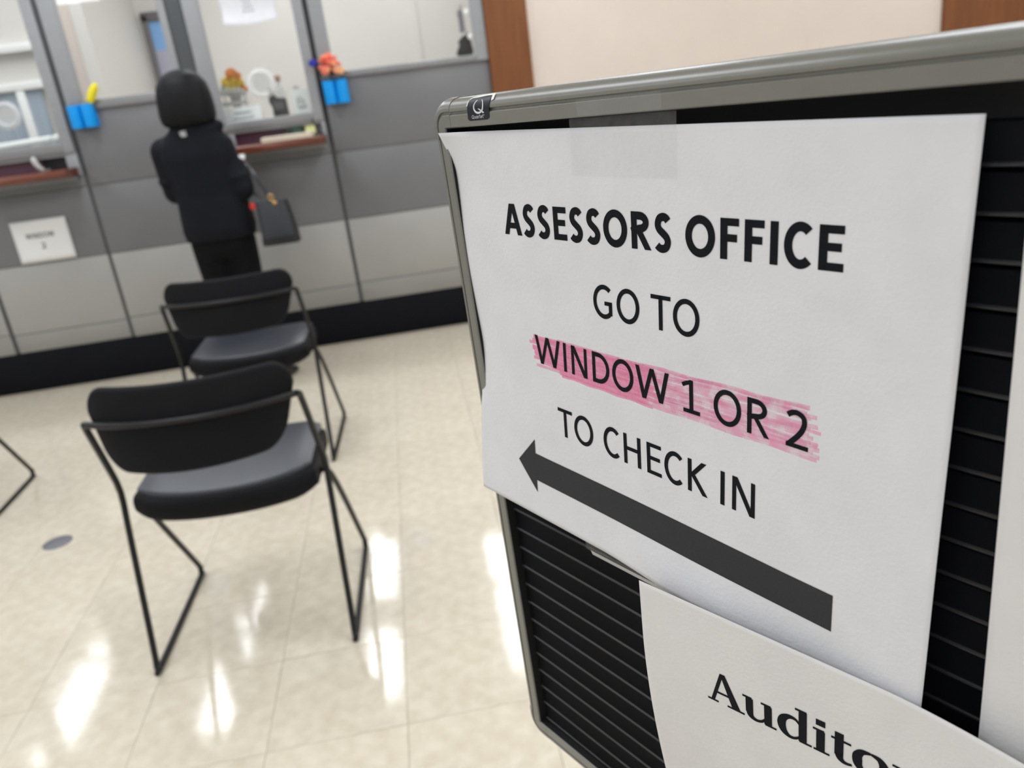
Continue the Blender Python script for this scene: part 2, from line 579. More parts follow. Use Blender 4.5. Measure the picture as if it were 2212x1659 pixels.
# white glazed partition seen through the first service window
e = sempty('window_7', (-2.7, 6.2, 0.9))
for x, z0, z1 in ((-3.1, .9, 1.875), (-2.62, 1.64, 1.875), (-2.395, .9, 1.64), (-2.77, .9, 1.64), (-2.15, .9, 1.875)):
    obj('bar', B(x - .027, x + .027, 6.15, 6.2, z0, z1), 'white', e, bevel=.004)
for z in (.9, 1.64, 1.875):
    obj('bar', B(-3.13, -2.12, 6.145, 6.2, z - .026, z + .026), 'white', e, bevel=.004)
for a, b, z0, z1 in ((-3.07, -2.80, .93, 1.61), (-2.74, -2.42, .93, 1.61), (-2.368, -2.27, .93, 1.61), (-3.07, -2.65, 1.667, 1.85)):
    obj('pane', B(a, b, 6.175, 6.185, z0, z1), 'bluegrey', e)
# door with a blue lit side light on the rear wall
e = sempty('door_2', (-1.66, OY, 0))
for x in (-1.835, -1.50):
    obj('door_casing', B(x, x + .05, OY - .03, OY, 0, 2.13), 'darkgrey', e, bevel=.003)
obj('door_casing', B(-1.835, -1.45, OY - .03, OY, 2.08, 2.15), 'darkgrey', e, bevel=.003)
obj('pane', B(-1.785, -1.50, OY - .012, OY, 1.86, 2.08), 'doorblue', e)
obj('door_panel', B(-1.785, -1.50, OY - .02, OY, 0, 1.86), 'lilac', e, bevel=.003)

# inner counter of the office
t = thing('office_counter', 'pale office counter running behind the service windows', 'counter', (-1.2, 4.8, 0))
obj('worktop', B(-3.3, .775, D + .075, 5.25, 1.05, 1.088), 'greyp', t, bevel=.004)
obj('apron', B(-3.3, .775, 5.15, 5.19, 0, 1.05), 'office', t, bevel=.004)


# --- ceiling lights
def troffer(x, y, z, m, label, group=None, a=.30, b=.60):
    t = thing('ceiling_light', label, 'ceiling light', (x, y, z), group)
    fr = MB()
    for (p, q, r_, s_) in ((x - a, x - a + .025, y - b, y + b), (x + a - .025, x + a, y - b, y + b), (x - a, x + a, y - b, y - b + .025), (x - a, x + a, y + b - .025, y + b)):
        fr.box(p, q, r_, s_, z - .02, z)
    obj('housing', fr, 'white', t)
    mb = MB().add([(x - a + .025, y - b + .025, z - .012), (x + a - .025, y - b + .025, z - .012), (x + a - .025, y + b - .025, z - .012), (x - a + .025, y + b - .025, z - .012)], [(0, 3, 2, 1)])
    obj('diffuser', mb, m, t)


for y in (-1.6, 1.4, 3.55):
    for x in (-3.4, -1.25, 0.9, 3.05):
        troffer(x, y, CEIL, 'lamp', 'white recessed ceiling light over the waiting area', group='hall ceiling lights')
for x in (-3.1, -1.95, -.73, .36):
    for y in (5.35, 6.65):
        troffer(x, y, CEIL, 'lamp2', 'white strip ceiling light over the office', group='office ceiling lights', a=.15)


# ------------------------------------------------------------------ letter board with its sheets
BO = V((0.10603906, 0.32123462, 1.24649555))
BR = V((0.48792748, -0.87282258, 0.01036894))
BU = V((-0.01603392, 0.00291488, 0.9998672))
BN = V((-0.87273689, -0.48802894, -0.01257252))
bp = lambda a, b, n: BO + (BR * a + BU * b + BN * n) * 0.001        # board millimetres

A_L, A_R, B_T, B_B = -157.5, 424.0, 5.6, -405.5                    # opening of the frame
PROF = [(0, -11), (0, -0.6), (0.5, 0), (6.4, 0), (6.9, -0.5), (7.2, -1.5), (8.2, -1.5), (8.5, -0.4)]
for k in range(1, 11):
    q = math.pi / 2 * k / 10
    PROF.append((8.5 + 6.6 * math.sin(q), -0.2 - 7.8 * (1 - math.cos(q))))
PROF += [(15.1, -21), (13.5, -23), (2, -23), (0, -21)]


def fring(a, b, da, db, sc=1.0):
    return [bp(a + da * p[0] * sc, b + db * p[0] * sc, p[1]) for p in PROF]


base = BO + BR * 0.133
t = thing('letter_board', 'black grooved letter board in a grey metal frame on a floor post', 'letter board', (base.x, base.y, 0))
CAPA, CAPB = 6.0, 5.6


def fcorner(a, b, sx, sy):
    rs = [fring(a - sx * CAPA, b, 0, sy), fring(a, b, 0, sy)]
    for k in range(1, 11):
        q = math.pi / 2 * k / 10
        rs.append(fring(a, b, sx * math.sin(q), sy * math.cos(q)))
    rs.append(fring(a, b - sy * CAPB, sx, 0))
    return MB().rings(rs)


for a, b, sx, sy in ((A_L, B_T, -1, 1), (A_R, B_T, 1, 1), (A_L, B_B, -1, -1), (A_R, B_B, 1, -1)):
    obj('corner_cap', fcorner(a, b, sx, sy), 'frame', t, smooth=True)
gp = .25
obj('frame_rail', MB().rings([fring(A_L + CAPA + gp, B_T, 0, 1, .97), fring(A_R - CAPA - gp, B_T, 0, 1, .97)]), 'frame', t, smooth=True)
obj('frame_rail', MB().rings([fring(A_L + CAPA + gp, B_B, 0, -1, .97), fring(A_R - CAPA - gp, B_B, 0, -1, .97)]), 'frame', t, smooth=True)
obj('frame_rail', MB().rings([fring(A_L, B_T - CAPB - gp, -1, 0, .9), fring(A_L, B_B + CAPB + gp, -1, 0, .9)]), 'frame', t, smooth=True)
obj('frame_rail', MB().rings([fring(A_R, B_T - CAPB - gp, 1, 0, .97), fring(A_R, B_B + CAPB + gp, 1, 0, .97)]), 'frame', t, smooth=True)


def bbox(a0, a1, b0, b1, n0, n1):
    mb = MB()
    mb.add([bp(a, b, n) for n in (n0, n1) for (a, b) in ((a0, b0), (a1, b0), (a1, b1), (a0, b1))],
           [(0, 3, 2, 1), (4, 5, 6, 7), (0, 1, 5, 4), (1, 2, 6, 5), (2, 3, 7, 6), (3, 0, 4, 7)])
    return mb


obj('backing', bbox(A_L - .3, A_R + .3, B_B - .3, B_T + .3, -21, -12), 'feltback', t)
for q in ((A_L - .1, A_L + .35, B_B, B_T), (A_R - .35, A_R + .1, B_B, B_T), (A_L, A_R, B_B - .1, B_B + .35), (A_L, A_R, B_T - .35, B_T + .1)):
    obj('liner', bbox(*q, -13, -1.0), 'feltback', t)
# every slat of the letter panel
SP = 14.27
slat_prof = [(0, -11), (0, -7.6), (-.5, -6.4), (-10.9, -5.6), (-11.5, -5.2), (-12.0, -4.6), (-12.6, -4.5), (-12.9, -5.0), (-12.8, -7.6), (-12.8, -11)]
slat_me = None
k = 0
b0 = -17.25 + 12.2 + SP
while b0 - 13.4 > B_B:
    top = min(b0, B_T - .2)
    if b0 <= B_T - .1:
        if slat_me is None:
            mb = MB()
            mb.rings([[BR * (a * .001) + BU * (p[0] * .001) + BN * (p[1] * .001) for p in slat_prof] for a in (A_L + 2.2, A_R - 2.2)])
            slat_me = mb.mesh('slat', smooth=True)
            slat_me.materials.append(M['felt'])
            slat_me.materials.append(M['lip'])
            for p in slat_me.polygons:
                cen = sum((slat_me.vertices[i].co for i in p.vertices), V()) / len(p.vertices)
                if len(p.vertices) == 4 and cen.dot(BU) < -.0115 and cen.dot(BN) > -.0052:
                    p.material_index = 1
        o = bpy.data.objects.new('slat', slat_me)
        COL.objects.link(o)
        o.location = BO + BU * (b0 * .001)
        o.parent = t
        o.matrix_parent_inverse = Matrix.Translation(-V(t.location))
    b0 -= SP
# post and foot
pc = BO + BR * .133 - BN * .05
obj('post', MB().tube([(pc.x, pc.y, .02), (pc.x, pc.y, 1.10)], .019, 20), 'frame', t, smooth=True)
obj('mount_bracket', bbox(103, 163, -400, -150, -38, -22.5), 'frame', t, bevel=.002)
obj('foot', MB().lathe([(0, .026), (.05, .026), (.15, .014), (.165, .006), (.165, 0), (0, 0)], (pc.x, pc.y, 0), 40), 'frame', t, smooth=True)


# --- maker's label, folded over the top rail
def prof_at(s):
    """point on the front of the rail profile at arc length s from the inner edge"""
    pts = PROF[2:19]
    acc = 0
    for i in range(len(pts) - 1):
        L = math.hypot(pts[i + 1][0] - pts[i][0], pts[i + 1][1] - pts[i][1])
        if acc + L >= s or i == len(pts) - 2:
            q = (s - acc) / L
            return (pts[i][0] + q * (pts[i + 1][0] - pts[i][0]), pts[i][1] + q * (pts[i + 1][1] - pts[i][1]))
        acc += L


def rail_map(x, s, off):
    """x along the rail in mm, s height over the rail face (0 at the inner edge); bridges the groove"""
    if s < 6:
        p, nrm = (s + .5, 0), (0, 1)
    elif s < 8:
        p, nrm = (s + .5, 0), (0, 1)
    else:
        q = min((s - 8) / 8.4, 1.0) * math.pi / 2
        p = (8.5 + 6.6 * math.sin(q) * .985, -7.8 * (1 - math.cos(q)))
        nrm = (math.sin(q), math.cos(q))
    return bp(x, B_T + p[0] + nrm[0] * off, p[1] + nrm[1] * off)


def grid(fn, x0, x1, nx, y0, y1, ny, shape=None):
    mb = MB()
    vs_ = []
    for j in range(ny + 1):
        for i in range(nx + 1):
            vs_.append(fn(x0 + (x1 - x0) * i / nx, y0 + (y1 - y0) * j / ny))
    fs_ = [(j * (nx + 1) + i, j * (nx + 1) + i + 1, (j + 1) * (nx + 1) + i + 1, (j + 1) * (nx + 1) + i) for j in range(ny) for i in range(nx)]
    return mb.add(vs_, fs_)


# --- glyph strokes: every stroke is a strip (centre line + width), laid onto a curved sheet by a mapper
def cat_rom(pts, n=10):
    out = []
    P = [pts[0]] + list(pts) + [pts[-1]]
    for i in range(1, len(P) - 2):
        for k in range(n):
            u = k / n
            f = lambda a, b, c, d: .5 * (2 * b + (c - a) * u + (2 * a - 5 * b + 4 * c - d) * u * u + (3 * b - a - 3 * c + d) * u ** 3)
            out.append(tuple(f(P[i - 1][j], P[i][j], P[i + 1][j], P[i + 2][j]) for j in range(len(pts[0]))))
    out.append(tuple(pts[-1]))
    return out


def arc(cx, cy, rx, ry, a0, a1, n=36):
    return [(cx + rx * math.cos(math.radians(a0 + (a1 - a0) * k / n)), cy + ry * math.sin(math.radians(a0 + (a1 - a0) * k / n))) for k in range(n + 1)]


def strip(pts, wd, closed=False):
    """centre line -> list of (left, right) pairs"""
    L = []
    n = len(pts)
    for i in range(n):
        a = pts[(i - 1) % n] if (closed or i > 0) else pts[0]
        b = pts[(i + 1) % n] if (closed or i < n - 1) else pts[-1]
        dx, dy = b[0] - a[0], b[1] - a[1]
        l = math.hypot(dx, dy) or 1
        nx, ny = -dy / l, dx / l
        wi = (wd[i] if isinstance(wd, (list, tuple)) else wd) / 2
        x, y = pts[i][0], pts[i][1]
        L.append(((x + nx * wi, y + ny * wi), (x - nx * wi, y - ny * wi)))
    if closed:
        L.append(L[0])
    return L


def seg(x0, y0, x1, y1, w, n=10):
    return strip([(x0 + (x1 - x0) * k / n, y0 + (y1 - y0) * k / n) for k in range(n + 1)], w)


def para(x0, y0, x1, y1, w, n=10, w1=None):
    w1 = w if w1 is None else w1
    return [((x0 + (x1 - x0) * k / n - (w + (w1 - w) * k / n) / 2, y0 + (y1 - y0) * k / n), (x0 + (x1 - x0) * k / n + (w + (w1 - w) * k / n) / 2, y0 + (y1 - y0) * k / n)) for k in range(n + 1)]


def glyph(ch, h, bold=False):
    """sans capitals and figures in cap-height units; returns (advance, strips)"""
    W = {'A': .90, 'S': .713, 'E': .758, 'O': 1.028, 'R': .843, 'F': .713, 'I': .391, 'C': .828, 'G': .98, 'T': .756, 'W': 1.382, 'N': 1.003,
         'D': .955, '1': .787, '2': .787, 'H': .967, 'K': .807, ' ': .351}
    if bold:
        W.update({'A': .941, 'S': .734, 'E': .758, 'O': 1.05, 'R': .874, 'F': .713, 'I': .415, 'C': .821})
    w = W[ch]
    b = .125 if not bold else .105
    e = .063 if not bold else .052
    hh = h * .86          # horizontals are a little thinner
    S = []
    if ch == 'I':
        S = [para(w / 2, 0, w / 2, 1, h)]
    elif ch == 'T':
        S = [para(w / 2, 0, w / 2, 1, h), seg(.02, 1 - hh / 2, w - .02, 1 - hh / 2, hh)]
    elif ch in 'EF':
        S = [para(b + h / 2, 0, b + h / 2, 1, h), seg(b, 1 - hh / 2, w - .06, 1 - hh / 2, hh), seg(b, .525, w - .11, .525, hh)]
        if ch == 'E':
            S.append(seg(b, hh / 2, w - .05, hh / 2, hh))
    elif ch == 'H':
        S = [para(b + h / 2, 0, b + h / 2, 1, h), para(w - b - h / 2, 0, w - b - h / 2, 1, h), seg(b, .53, w - b, .53, hh)]
    elif ch == 'N':
        S = [para(b + h / 2, 0, b + h / 2, 1, h * .95), para(w - b - h / 2, 0, w - b - h / 2, 1, h * .95), para(b + h * .62, 1, w - b - h * .62, 0, h * 1.22)]
    elif ch == 'W':
        q = h * 1.08
        S = [para(.03 + q / 2, 1, .36, 0, q), para(.36, 0, w / 2, 1, q), para(w / 2, 1, w - .36, 0, q), para(w - .36, 0, w - .03 - q / 2, 1, q)]
    elif ch == 'A':
        q = h * 1.08
        S = [para(.01 + q / 2, 0, w / 2 - q * .12, 1, q), para(w - .01 - q / 2, 0, w / 2 + q * .12, 1, q), seg(w * .22, .30, w * .78, .30, hh)]
    elif ch == 'K':
        S = [para(b + h / 2, 0, b + h / 2, 1, h), para(b + h * .9, .5, w - .10, 1, h * 1.25), para(b + h * 1.3, .54, w - .06, 0, h * 1.3)]
    elif ch == 'O':
        S = [strip(arc(w / 2, .5, w / 2 - e - h / 2, .515 - hh / 2, 0, 360, 56)[:-1], h, True)]
    elif ch == 'C':
        S = [strip(arc(w / 2 + .06, .5, w / 2 + .06 - e - h / 2, .515 - hh / 2, 48, 312, 44), h)]
    elif ch == 'G':
        S = [strip(arc(w / 2 + .03, .5, w / 2 + .03 - e - h / 2, .515 - hh / 2, 50, 308, 44), h), para(w - b - h / 2, .10, w - b - h / 2, .52, h), seg(w * .55, .52 - hh / 2, w - b, .52 - hh / 2, hh)]
    elif ch == 'D':
        S = [para(b + h / 2, 0, b + h / 2, 1, h), strip([(b, hh / 2)] + arc(w * .42, .5, w * .58 - e - h / 2, .5 - hh / 2, -90, 90, 34) + [(b, 1 - hh / 2)], h)]
    elif ch == 'R':
        S = [para(b + h / 2, 0, b + h / 2, 1, h), strip([(b, .47)] + arc(w * .48, .735, w * .5 - .10 - h / 2, .265 - hh / 2 + .0, -90, 90, 24) + [(b, 1 - hh / 2)], h),
             para(w * .47, .47, w - .03 - h * .6, 0, h * 1.12)]
    elif ch == 'S':
        P = [(.86, .845), (.74, .925), (.54, .955), (.30, .90), (.19, .74), (.28, .60), (.52, .49), (.75, .38), (.84, .24), (.72, .09), (.46, .04), (.24, .075), (.12, .135)]
        P = [(x * (w - 2 * e) + e + (0.5 - x) * h * .5, .5 + (y - .5) * (1.03 - hh) / .92) for x, y in P]
        S = [strip(cat_rom(P, 6), h)]
    elif ch == '1':
        S = [para(w * .54, 0, w * .54, 1, h), seg(w * .17, hh / 2, w * .93, hh / 2, hh), para(w * .16, .80, w * .54, .97, h * .9)]
        S[2] = strip([(w * .14, .815), (w * .34, .895), (w * .56, .955)], hh)
    elif ch == '2':
        P = [(.15, .85), (.30, .93), (.50, .955), (.70, .87), (.745, .70), (.66, .50), (.46, .28), (.18, .05)]
        S = [strip(cat_rom([(x * w + .01, y) for x, y in P], 8), h), seg(w * .12, hh / 2, w * .92, hh / 2, hh)]
    return w, S


def lay(strips, fn, off):
    mb = MB()
    for S in strips:
        vs_ = []
        for (l, r) in S:
            for q in (0, .5, 1):
                vs_.append(fn(l[0] + (r[0] - l[0]) * q, l[1] + (r[1] - l[1]) * q, off))
        fs_ = []
        for i in range(len(S) - 1):
            for j in range(2):
                fs_.append((i * 3 + j, i * 3 + j + 1, (i + 1) * 3 + j + 1, (i + 1) * 3 + j))
        mb.add(vs_, fs_)
    return mb


def text_strips(txt, x0, x1, base0, base1, cap, h, bold=False):
    """sheet coordinates: s to the right, t downward; the line runs from (x0, base0) to (x1, base1)"""
    adv, items = 0, []
    for ch in txt:
        w_, S = glyph(ch, h, bold)
        items.append((adv, S))
        adv += w_
    lo = min(p[0] for a, S in items for st in S for q in st for p in [(q[0][0] + a,), (q[1][0] + a,)])
    hi = max(p[0] for a, S in items for st in S for q in st for p in [(q[0][0] + a,), (q[1][0] + a,)])
    k = (x1 - x0) / (hi - lo)
    out = []
    for a, S in items:
        for st in S:
            out.append([tuple((x0 + (p[0] + a - lo) * k, base0 + (base1 - base0) * (p[0] + a - lo) / (hi - lo) - p[1] * cap) for p in q) for q in st])
    return out


def interp(tab, x):
    """smooth curve through a table of (x, value)"""
    n = len(tab)
    if x <= tab[0][0]:
        return tab[0][1]
    for i in range(n - 1):
        (a, b), (c, d) = tab[i], tab[i + 1]
        if x <= c:
            m0 = (d - tab[i - 1][1]) / (c - tab[i - 1][0]) if i else (d - b) / (c - a)
            m1 = (tab[i + 2][1] - b) / (tab[i + 2][0] - a) if i + 2 < n else (d - b) / (c - a)
            u, L = (x - a) / (c - a), c - a
            return (2 * u ** 3 - 3 * u * u + 1) * b + (u ** 3 - 2 * u * u + u) * L * m0 + (3 * u * u - 2 * u ** 3) * d + (u ** 3 - u * u) * L * m1
    return tab[-1][1]


# main sheet (letter size, landscape), taped at the top, left edge curling
PO = V((0.0302637, 0.46216438, 1.24838711))
PR = V((0.4845052, -0.8747106, -0.01166506))
PU = V((0.04036273, 0.00903256, 0.99914427))
PN = V((-0.87385672, -0.48456143, 0.03968203))
EDGE = [(0, 6.0), (5, 3.6), (10, 1.8), (15, .3), (22, -.9), (36, -1.5), (55, -1.7), (77, -2.8), (97, -4.6), (120, -6.8), (134, -6.6), (149, -5.6), (163, -4.0), (178, -2.4), (200, -.7), (216, .4)]


def main_map(s, t, off=0.0):
    d = interp(EDGE, t)
    q = min(1, max(0, (t - 5) / 35))
    fall = math.exp(-(max(s, 0) / (15 + 12 * q * q * (3 - 2 * q))) ** 1.35)
    z = d * fall
    g = min(1, max(0, (t - 5) / 14))
    h = min(1, max(0, (t - 115) / 55))
    s += 3.6 * g * g * (3 - 2 * g) * (1 - h * h * (3 - 2 * h)) * max(0, 1 - s / 14) ** 2
    z += .32 * math.sin(s / 31 + t / 47) * math.sin(t / 29 - 1.1) * min(1, max(0, s - 30) / 40)
    z += .5 * math.exp(-((s - 213 - .3 * (t - 150)) / 9) ** 2 - ((t - 150) / 22) ** 2) - .35 * math.exp(-((s - 119) / 5) ** 2 - ((t - 163) / 6) ** 2)
    q = min(1, max(0, (t - 188) / 27))
    r = min(1, max(0, (s - 105) / 70))
    u = min(1, max(0, (s - 170) / 70))
    z += 4.0 * q * q * (3 - 2 * q) * r * r * (3 - 2 * r) * (1 - u * u * (3 - 2 * u))
    return PO + (PR * s - PU * t + PN * (z + off)) * .001


def sheet(name, fn, wd, ht, m, parent, nx=70, ny=54):
    mb = grid(lambda s, t: fn(s, t, 0.0), 0, wd, nx, 0, ht, ny)
    o = obj(name, mb, m, parent, smooth=True)
    md = o.modifiers.new('thickness', 'SOLIDIFY')
    md.thickness = .00012
    md.offset = 0
    return o


c = main_map(140, 216)
t = thing('paper_sign', 'white sheet reading ASSESSORS OFFICE with pink highlighting and a long grey arrow', 'sign', c)
sheet('sheet', main_map, 279.4, 215.9, 'paper', t, 110, 86)
# pink highlighter, stroke by stroke
pk, pk2 = [], []
random.seed(11)
for k in range(15):
    y = 104.6 + k * 1.24
    a0 = 62.5 + random.uniform(-2.2, 3.0) + (0 if k < 11 else (k - 10) * 6)
    a1 = 146 + random.uniform(-9, 9)
    if k in (2, 3):
        a0 -= 2
    wob = random.uniform(-.35, .35)
    n = 40
    pk.append(strip([(a0 + (a1 - a0) * i / n, y + wob + 1.0 * i / n * (1 if k > 8 else .2) + .25 * math.sin(i * .5 + k)) for i in range(n + 1)], 1.9 + random.uniform(-.2, .5)))
for k in range(17):
    y = 103.8 + k * 1.17
    a0 = 138 + random.uniform(-14, 6)
    a1 = 231.5 + random.uniform(-5.5, 2.0)
    n = 44
    wob = random.uniform(-.5, .5)
    pk2.append(strip([(a0 + (a1 - a0) * i / n, y + wob + .3 * math.sin(i * .4 + k) - (1.1 * i / n if k < 5 else -.5 * i / n)) for i in range(n + 1)], 1.5 + random.uniform(-.3, .6)))
for k in range(7):
    y = 104.5 + k * 2.7 + random.uniform(-.8, .8)
    a0 = random.uniform(62, 90)
    pk2.append(strip([(a0 + (128 - a0) * i / 30, y + .4 * i / 30) for i in range(31)], 1.6))
o = obj('highlight', lay(pk, main_map, .10), 'pink', t)
o['label'] = 'pink highlighter strokes'
o = obj('highlight', lay(pk2, main_map, .13), 'pink2', t)
HR, HB = .142, .215
obj('lettering', lay(text_strips('ASSESSORS OFFICE', 45.6, 238.8, 52.0, 50.2, 15.9, HB, True), main_map, .22), 'ink', t)
obj('lettering', lay(text_strips('GO TO', 111.4, 176.2, 86.0, 85.3, 15.6, HR), main_map, .22), 'ink', t)
obj('lettering', lay(text_strips('WINDOW 1 OR 2', 63.8, 228.4, 119.2, 120.9, 15.4, HR), main_map, .22), 'ink', t)
obj('lettering', lay(text_strips('TO CHECK IN', 79.5, 205.2, 157.0, 158.7, 16.0, HR), main_map, .22), 'ink', t)
aw = []
n = 90
aw.append([((55.8 + (242.2 - 55.8) * i / n, 175.1 + 3.1 * i / n), (55.8 + (242.2 - 55.8) * i / n, 192.2 + 2.8 * i / n)) for i in range(n + 1)])
aw.append([((40.2 + 16.9 * i / 14, 183.8 - 17.3 * i / 14), (40.2 + 16.0 * i / 14, 183.8 + 16.3 * i / 14)) for i in range(15)])
o = obj('arrow', lay(aw, main_map, .22), 'greyink', t)
o['label'] = 'long dark grey arrow'
# tape over the upper edge
obj('tape', grid(lambda s, q: main_map(s, q, .30 if q > 0 else .30 + .0), 101.7, 165.2, 30, -5.2, 21, 14), 'tape', t)
obj('tape', grid(lambda s, q: rail_map(s - 160.2 + q * .02, q, .16), 110.3, 159.8, 24, .1, 6.9, 4), 'tape', t)

# second sheet, portrait, hanging below
QO = V((0.08138394, 0.31968497, 1.04089382))
QR = V((0.5764361, -0.81705694, -0.01180581))
QU = V((-0.00741142, -0.01967477, 0.99977896))
QN = V((-0.81710862, -0.57622119, -0.0173968))


def aud_map(s, t, off=0.0):
    z = -7.5 * (max(t - 30, 0) / 85) ** 1.7 * math.exp(-(s / 60) ** 1.6) if t < 160 else -7.5 * (130 / 85) ** 1.7 * math.exp(-(s / 60) ** 1.6)
    if s > 118:
        z += ((s - 118) / 98) ** 1.5 * 16
    if s > 165 and t < 60:
        z -= ((s - 165) / 50) ** 2 * (1 - t / 60) * 10
    z += .3 * math.sin(s / 27 + 1) * math.sin(t / 35)
    return QO + (QR * s - QU * t + QN * (z + off)) * .001


c = aud_map(108, 279)
t = thing('paper_sign', 'white sheet headed Auditor overlapping the lower edge of the arrow sheet', 'sign', c)
sheet('sheet', aud_map, 215.9, 279.4, 'paper2', t, 90, 110)


def serif_auditor():
    """bold book face, sheet millimetres; (s, t) with t downward"""
    S = []
    bl = lambda s: 50.4 - .052 * (s - 36.5)          # base line of the printed word
    def H(x0, x1, y, w):                             # thin horizontal
        S.append([((x0 + (x1 - x0) * k / 8, bl(x0 + (x1 - x0) * k / 8) - y - w / 2), (x0 + (x1 - x0) * k / 8, bl(x0 + (x1 - x0) * k / 8) - y + w / 2)) for k in range(9)])
    def P(x0, y0, x1, y1, w, w1=None):
        S.append([((l[0], bl(l[0]) - l[1]), (r[0], bl(r[0]) - r[1])) for l, r in para(x0, y0, x1, y1, w, 12, w1)])
    def C(pts, wd):
        P_ = cat_rom([(p[0], p[1], p[2]) for p in pts], 8)
        st = strip([(p[0], p[1]) for p in P_], [p[2] for p in P_])
        S.append([((l[0], bl(l[0]) - l[1]), (r[0], bl(r[0]) - r[1])) for l, r in st])
    # A
    P(39.2, .6, 44.4, 17.8, 1.9); P(51.6, .6, 44.7, 17.8, 4.4, 2.6)
    H(41.0, 49.5, 6.2, 1.2); H(36.5, 42.2, .5, 1.05); H(46.9, 55.8, .5, 1.05)
    # u
    x = 56.6
    P(58.3, 3.2, 58.3, 11.4, 3.7); H(54.9, 59.5, 11.6, 1.1)
    C([(58.35, 4.6, 3.6), (58.7, 2.2, 3.2), (60.2, .75, 2.2), (62.3, .45, 1.6), (64.4, 1.3, 1.4), (66.0, 3.0, 1.3)], 0)
    P(67.4, .4, 67.4, 11.4, 3.7); H(64.0, 68.8, 11.6, 1.1); H(66.0, 71.4, .5, 1.1)
    # d
    C([(82.4, 9.2, 1.1), (80.2, 11.3, 1.5), (77.2, 11.4, 2.3), (74.6, 9.3, 3.5), (73.8, 5.9, 4.0), (74.8, 2.5, 3.4), (77.2, .55, 2.0), (79.8, .7, 1.4), (82.4, 2.6, 1.2)], 0)
    P(83.5, .4, 83.5, 17.3, 3.7); H(80.0, 85.2, 17.3, 1.1); H(82.0, 87.6, .5, 1.1)
    # i
    P(91.4, .5, 91.4, 11.4, 3.8); H(88.0, 93.0, 11.6, 1.1); H(88.4, 95.4, .5, 1.1)
    P(91.3, 14.0, 91.3, 17.2, 4.1)
    # t
    P(99.3, 3.0, 99.3, 15.2, 3.8); H(95.9, 104.3, 11.4, 1.15)
    C([(99.35, 4.4, 3.7), (99.7, 2.2, 3.2), (101.0, .8, 2.2), (102.8, .5, 1.5), (104.8, 1.0, 1.2)], 0)
    # o
    C([(112.3, 11.6, 1.2), (108.9, 10.7, 2.6), (107.1, 8.3, 3.8), (106.9, 5.8, 4.2), (107.3, 3.3, 3.7), (109.2, .9, 2.5), (112.3, .1, 1.2), (115.4, .9, 2.5), (117.3, 3.3, 3.7), (117.7, 5.8, 4.2), (117.4, 8.3, 3.8), (115.6, 10.7, 2.6), (112.3, 11.6, 1.2)], 0)
    # r
    P(124.4, .5, 124.4, 11.2, 3.7); H(120.6, 126.0, 11.6, 1.1); H(121.4, 129.0, .5, 1.1)
    C([(126.0, 8.4, 1.4), (127.2, 10.8, 1.9), (129.2, 11.2, 2.4), (130.8, 9.8, 3.0)], 0)
    return S


obj('lettering', lay(serif_auditor(), aud_map, .22), 'ink', t)
# strip of tape running along the upper edge, stuck to the board
obj('tape', grid(lambda s, q: bp(s, -217.5 - q - .02 * (s + 78), 2.0), -78, 26, 30, 0, 8.5, 3), 'tape', t)
obj('tape', grid(lambda s, q: bp(s + q * .6, -225.2 - q + .004 * (s + 78), 2.3), -74, 26, 30, 0, 2.2, 2), 'greyp', t)  # opaque pale strip paints in the reflection along the tape's fold


# third sheet at the near end of the board
def third_map(s, t, off=0.0):
    z = 5.5 + .5 * math.sin(t / 60) + 1.2 * math.exp(-(s / 12)) + 0.6 * max(0, (t - 150) / 60) ** 2 * math.exp(-((s) / 50))
    return bp(134.4 + s - .008 * t, -16.0 - t - .004 * s, z - 3 + off)


t = thing('paper_sign', 'blank white sheet taped beside the arrow sheet near the end of the board', 'sign', third_map(108, 279))
sheet('sheet', third_map, 215.9, 279.4, 'paper2', t, 50, 60)
obj('tape', grid(lambda s, q: third_map(s, q, .3), 80, 140, 12, -8, 14, 6), 'tape', t)

# the maker's label on the top rail
bt = bpy.data.objects['letter_board']
lx0, lx1 = -134.6, -114.6


def lab_map(u, v, off):
    """u,v in label millimetres: 20 wide, 14 high, rounded corners"""
    return rail_map(lx0 + .8 + u * .96 - .08 * (14 - v) + .6, 2.3 + v * .74, .14 + off)


lb = MB()
rows = []
for j in range(15):
    v = 14 * j / 14
    ins = 0
    for q in (v, 14 - v):
        if q < 2:
            ins = max(ins, 2 - math.sqrt(max(0, 4 - (2 - q) ** 2)))
    rows.append([lab_map(ins + (20 - 2 * ins) * i / 16, v, 0) for i in range(17)])
lb.add([p for r in rows for p in r], [(j * 17 + i, j * 17 + i + 1, (j + 1) * 17 + i + 1, (j + 1) * 17 + i) for j in range(14) for i in range(16)])
lab = obj('brand_label', lb, 'label', bt, smooth=True)
lab['label'] = 'small black maker label with a white Q'
Q = []
ring = [(10.4 + 4.1 * math.cos(math.radians(a)), 8.7 + 3.9 * math.sin(math.radians(a))) for a in range(118, 425, 6)]
n = len(ring)
Q.append(strip(ring, [.25 + 1.05 * math.sin(math.pi * min(1, (i + 2) / n)) ** .8 if i > n * .5 else .25 + 1.05 * math.sin(math.pi * (i + 1) / n) ** .8 for i in range(n)]))
Q.append([((10.2 + 5.4 * k / 8, 7.6 - 3.0 * (k / 8) ** 1.4 + .12), (10.2 + (4.2 if True else 0) * k / 8, 7.3 - 2.7 * k / 8 - .35 * k / 8)) for k in range(9)])
mb = lay([[tuple((p[0], p[1]) for p in q) for q in st] for st in Q], lambda x, y, o_: lab_map(x, y, o_), .10)
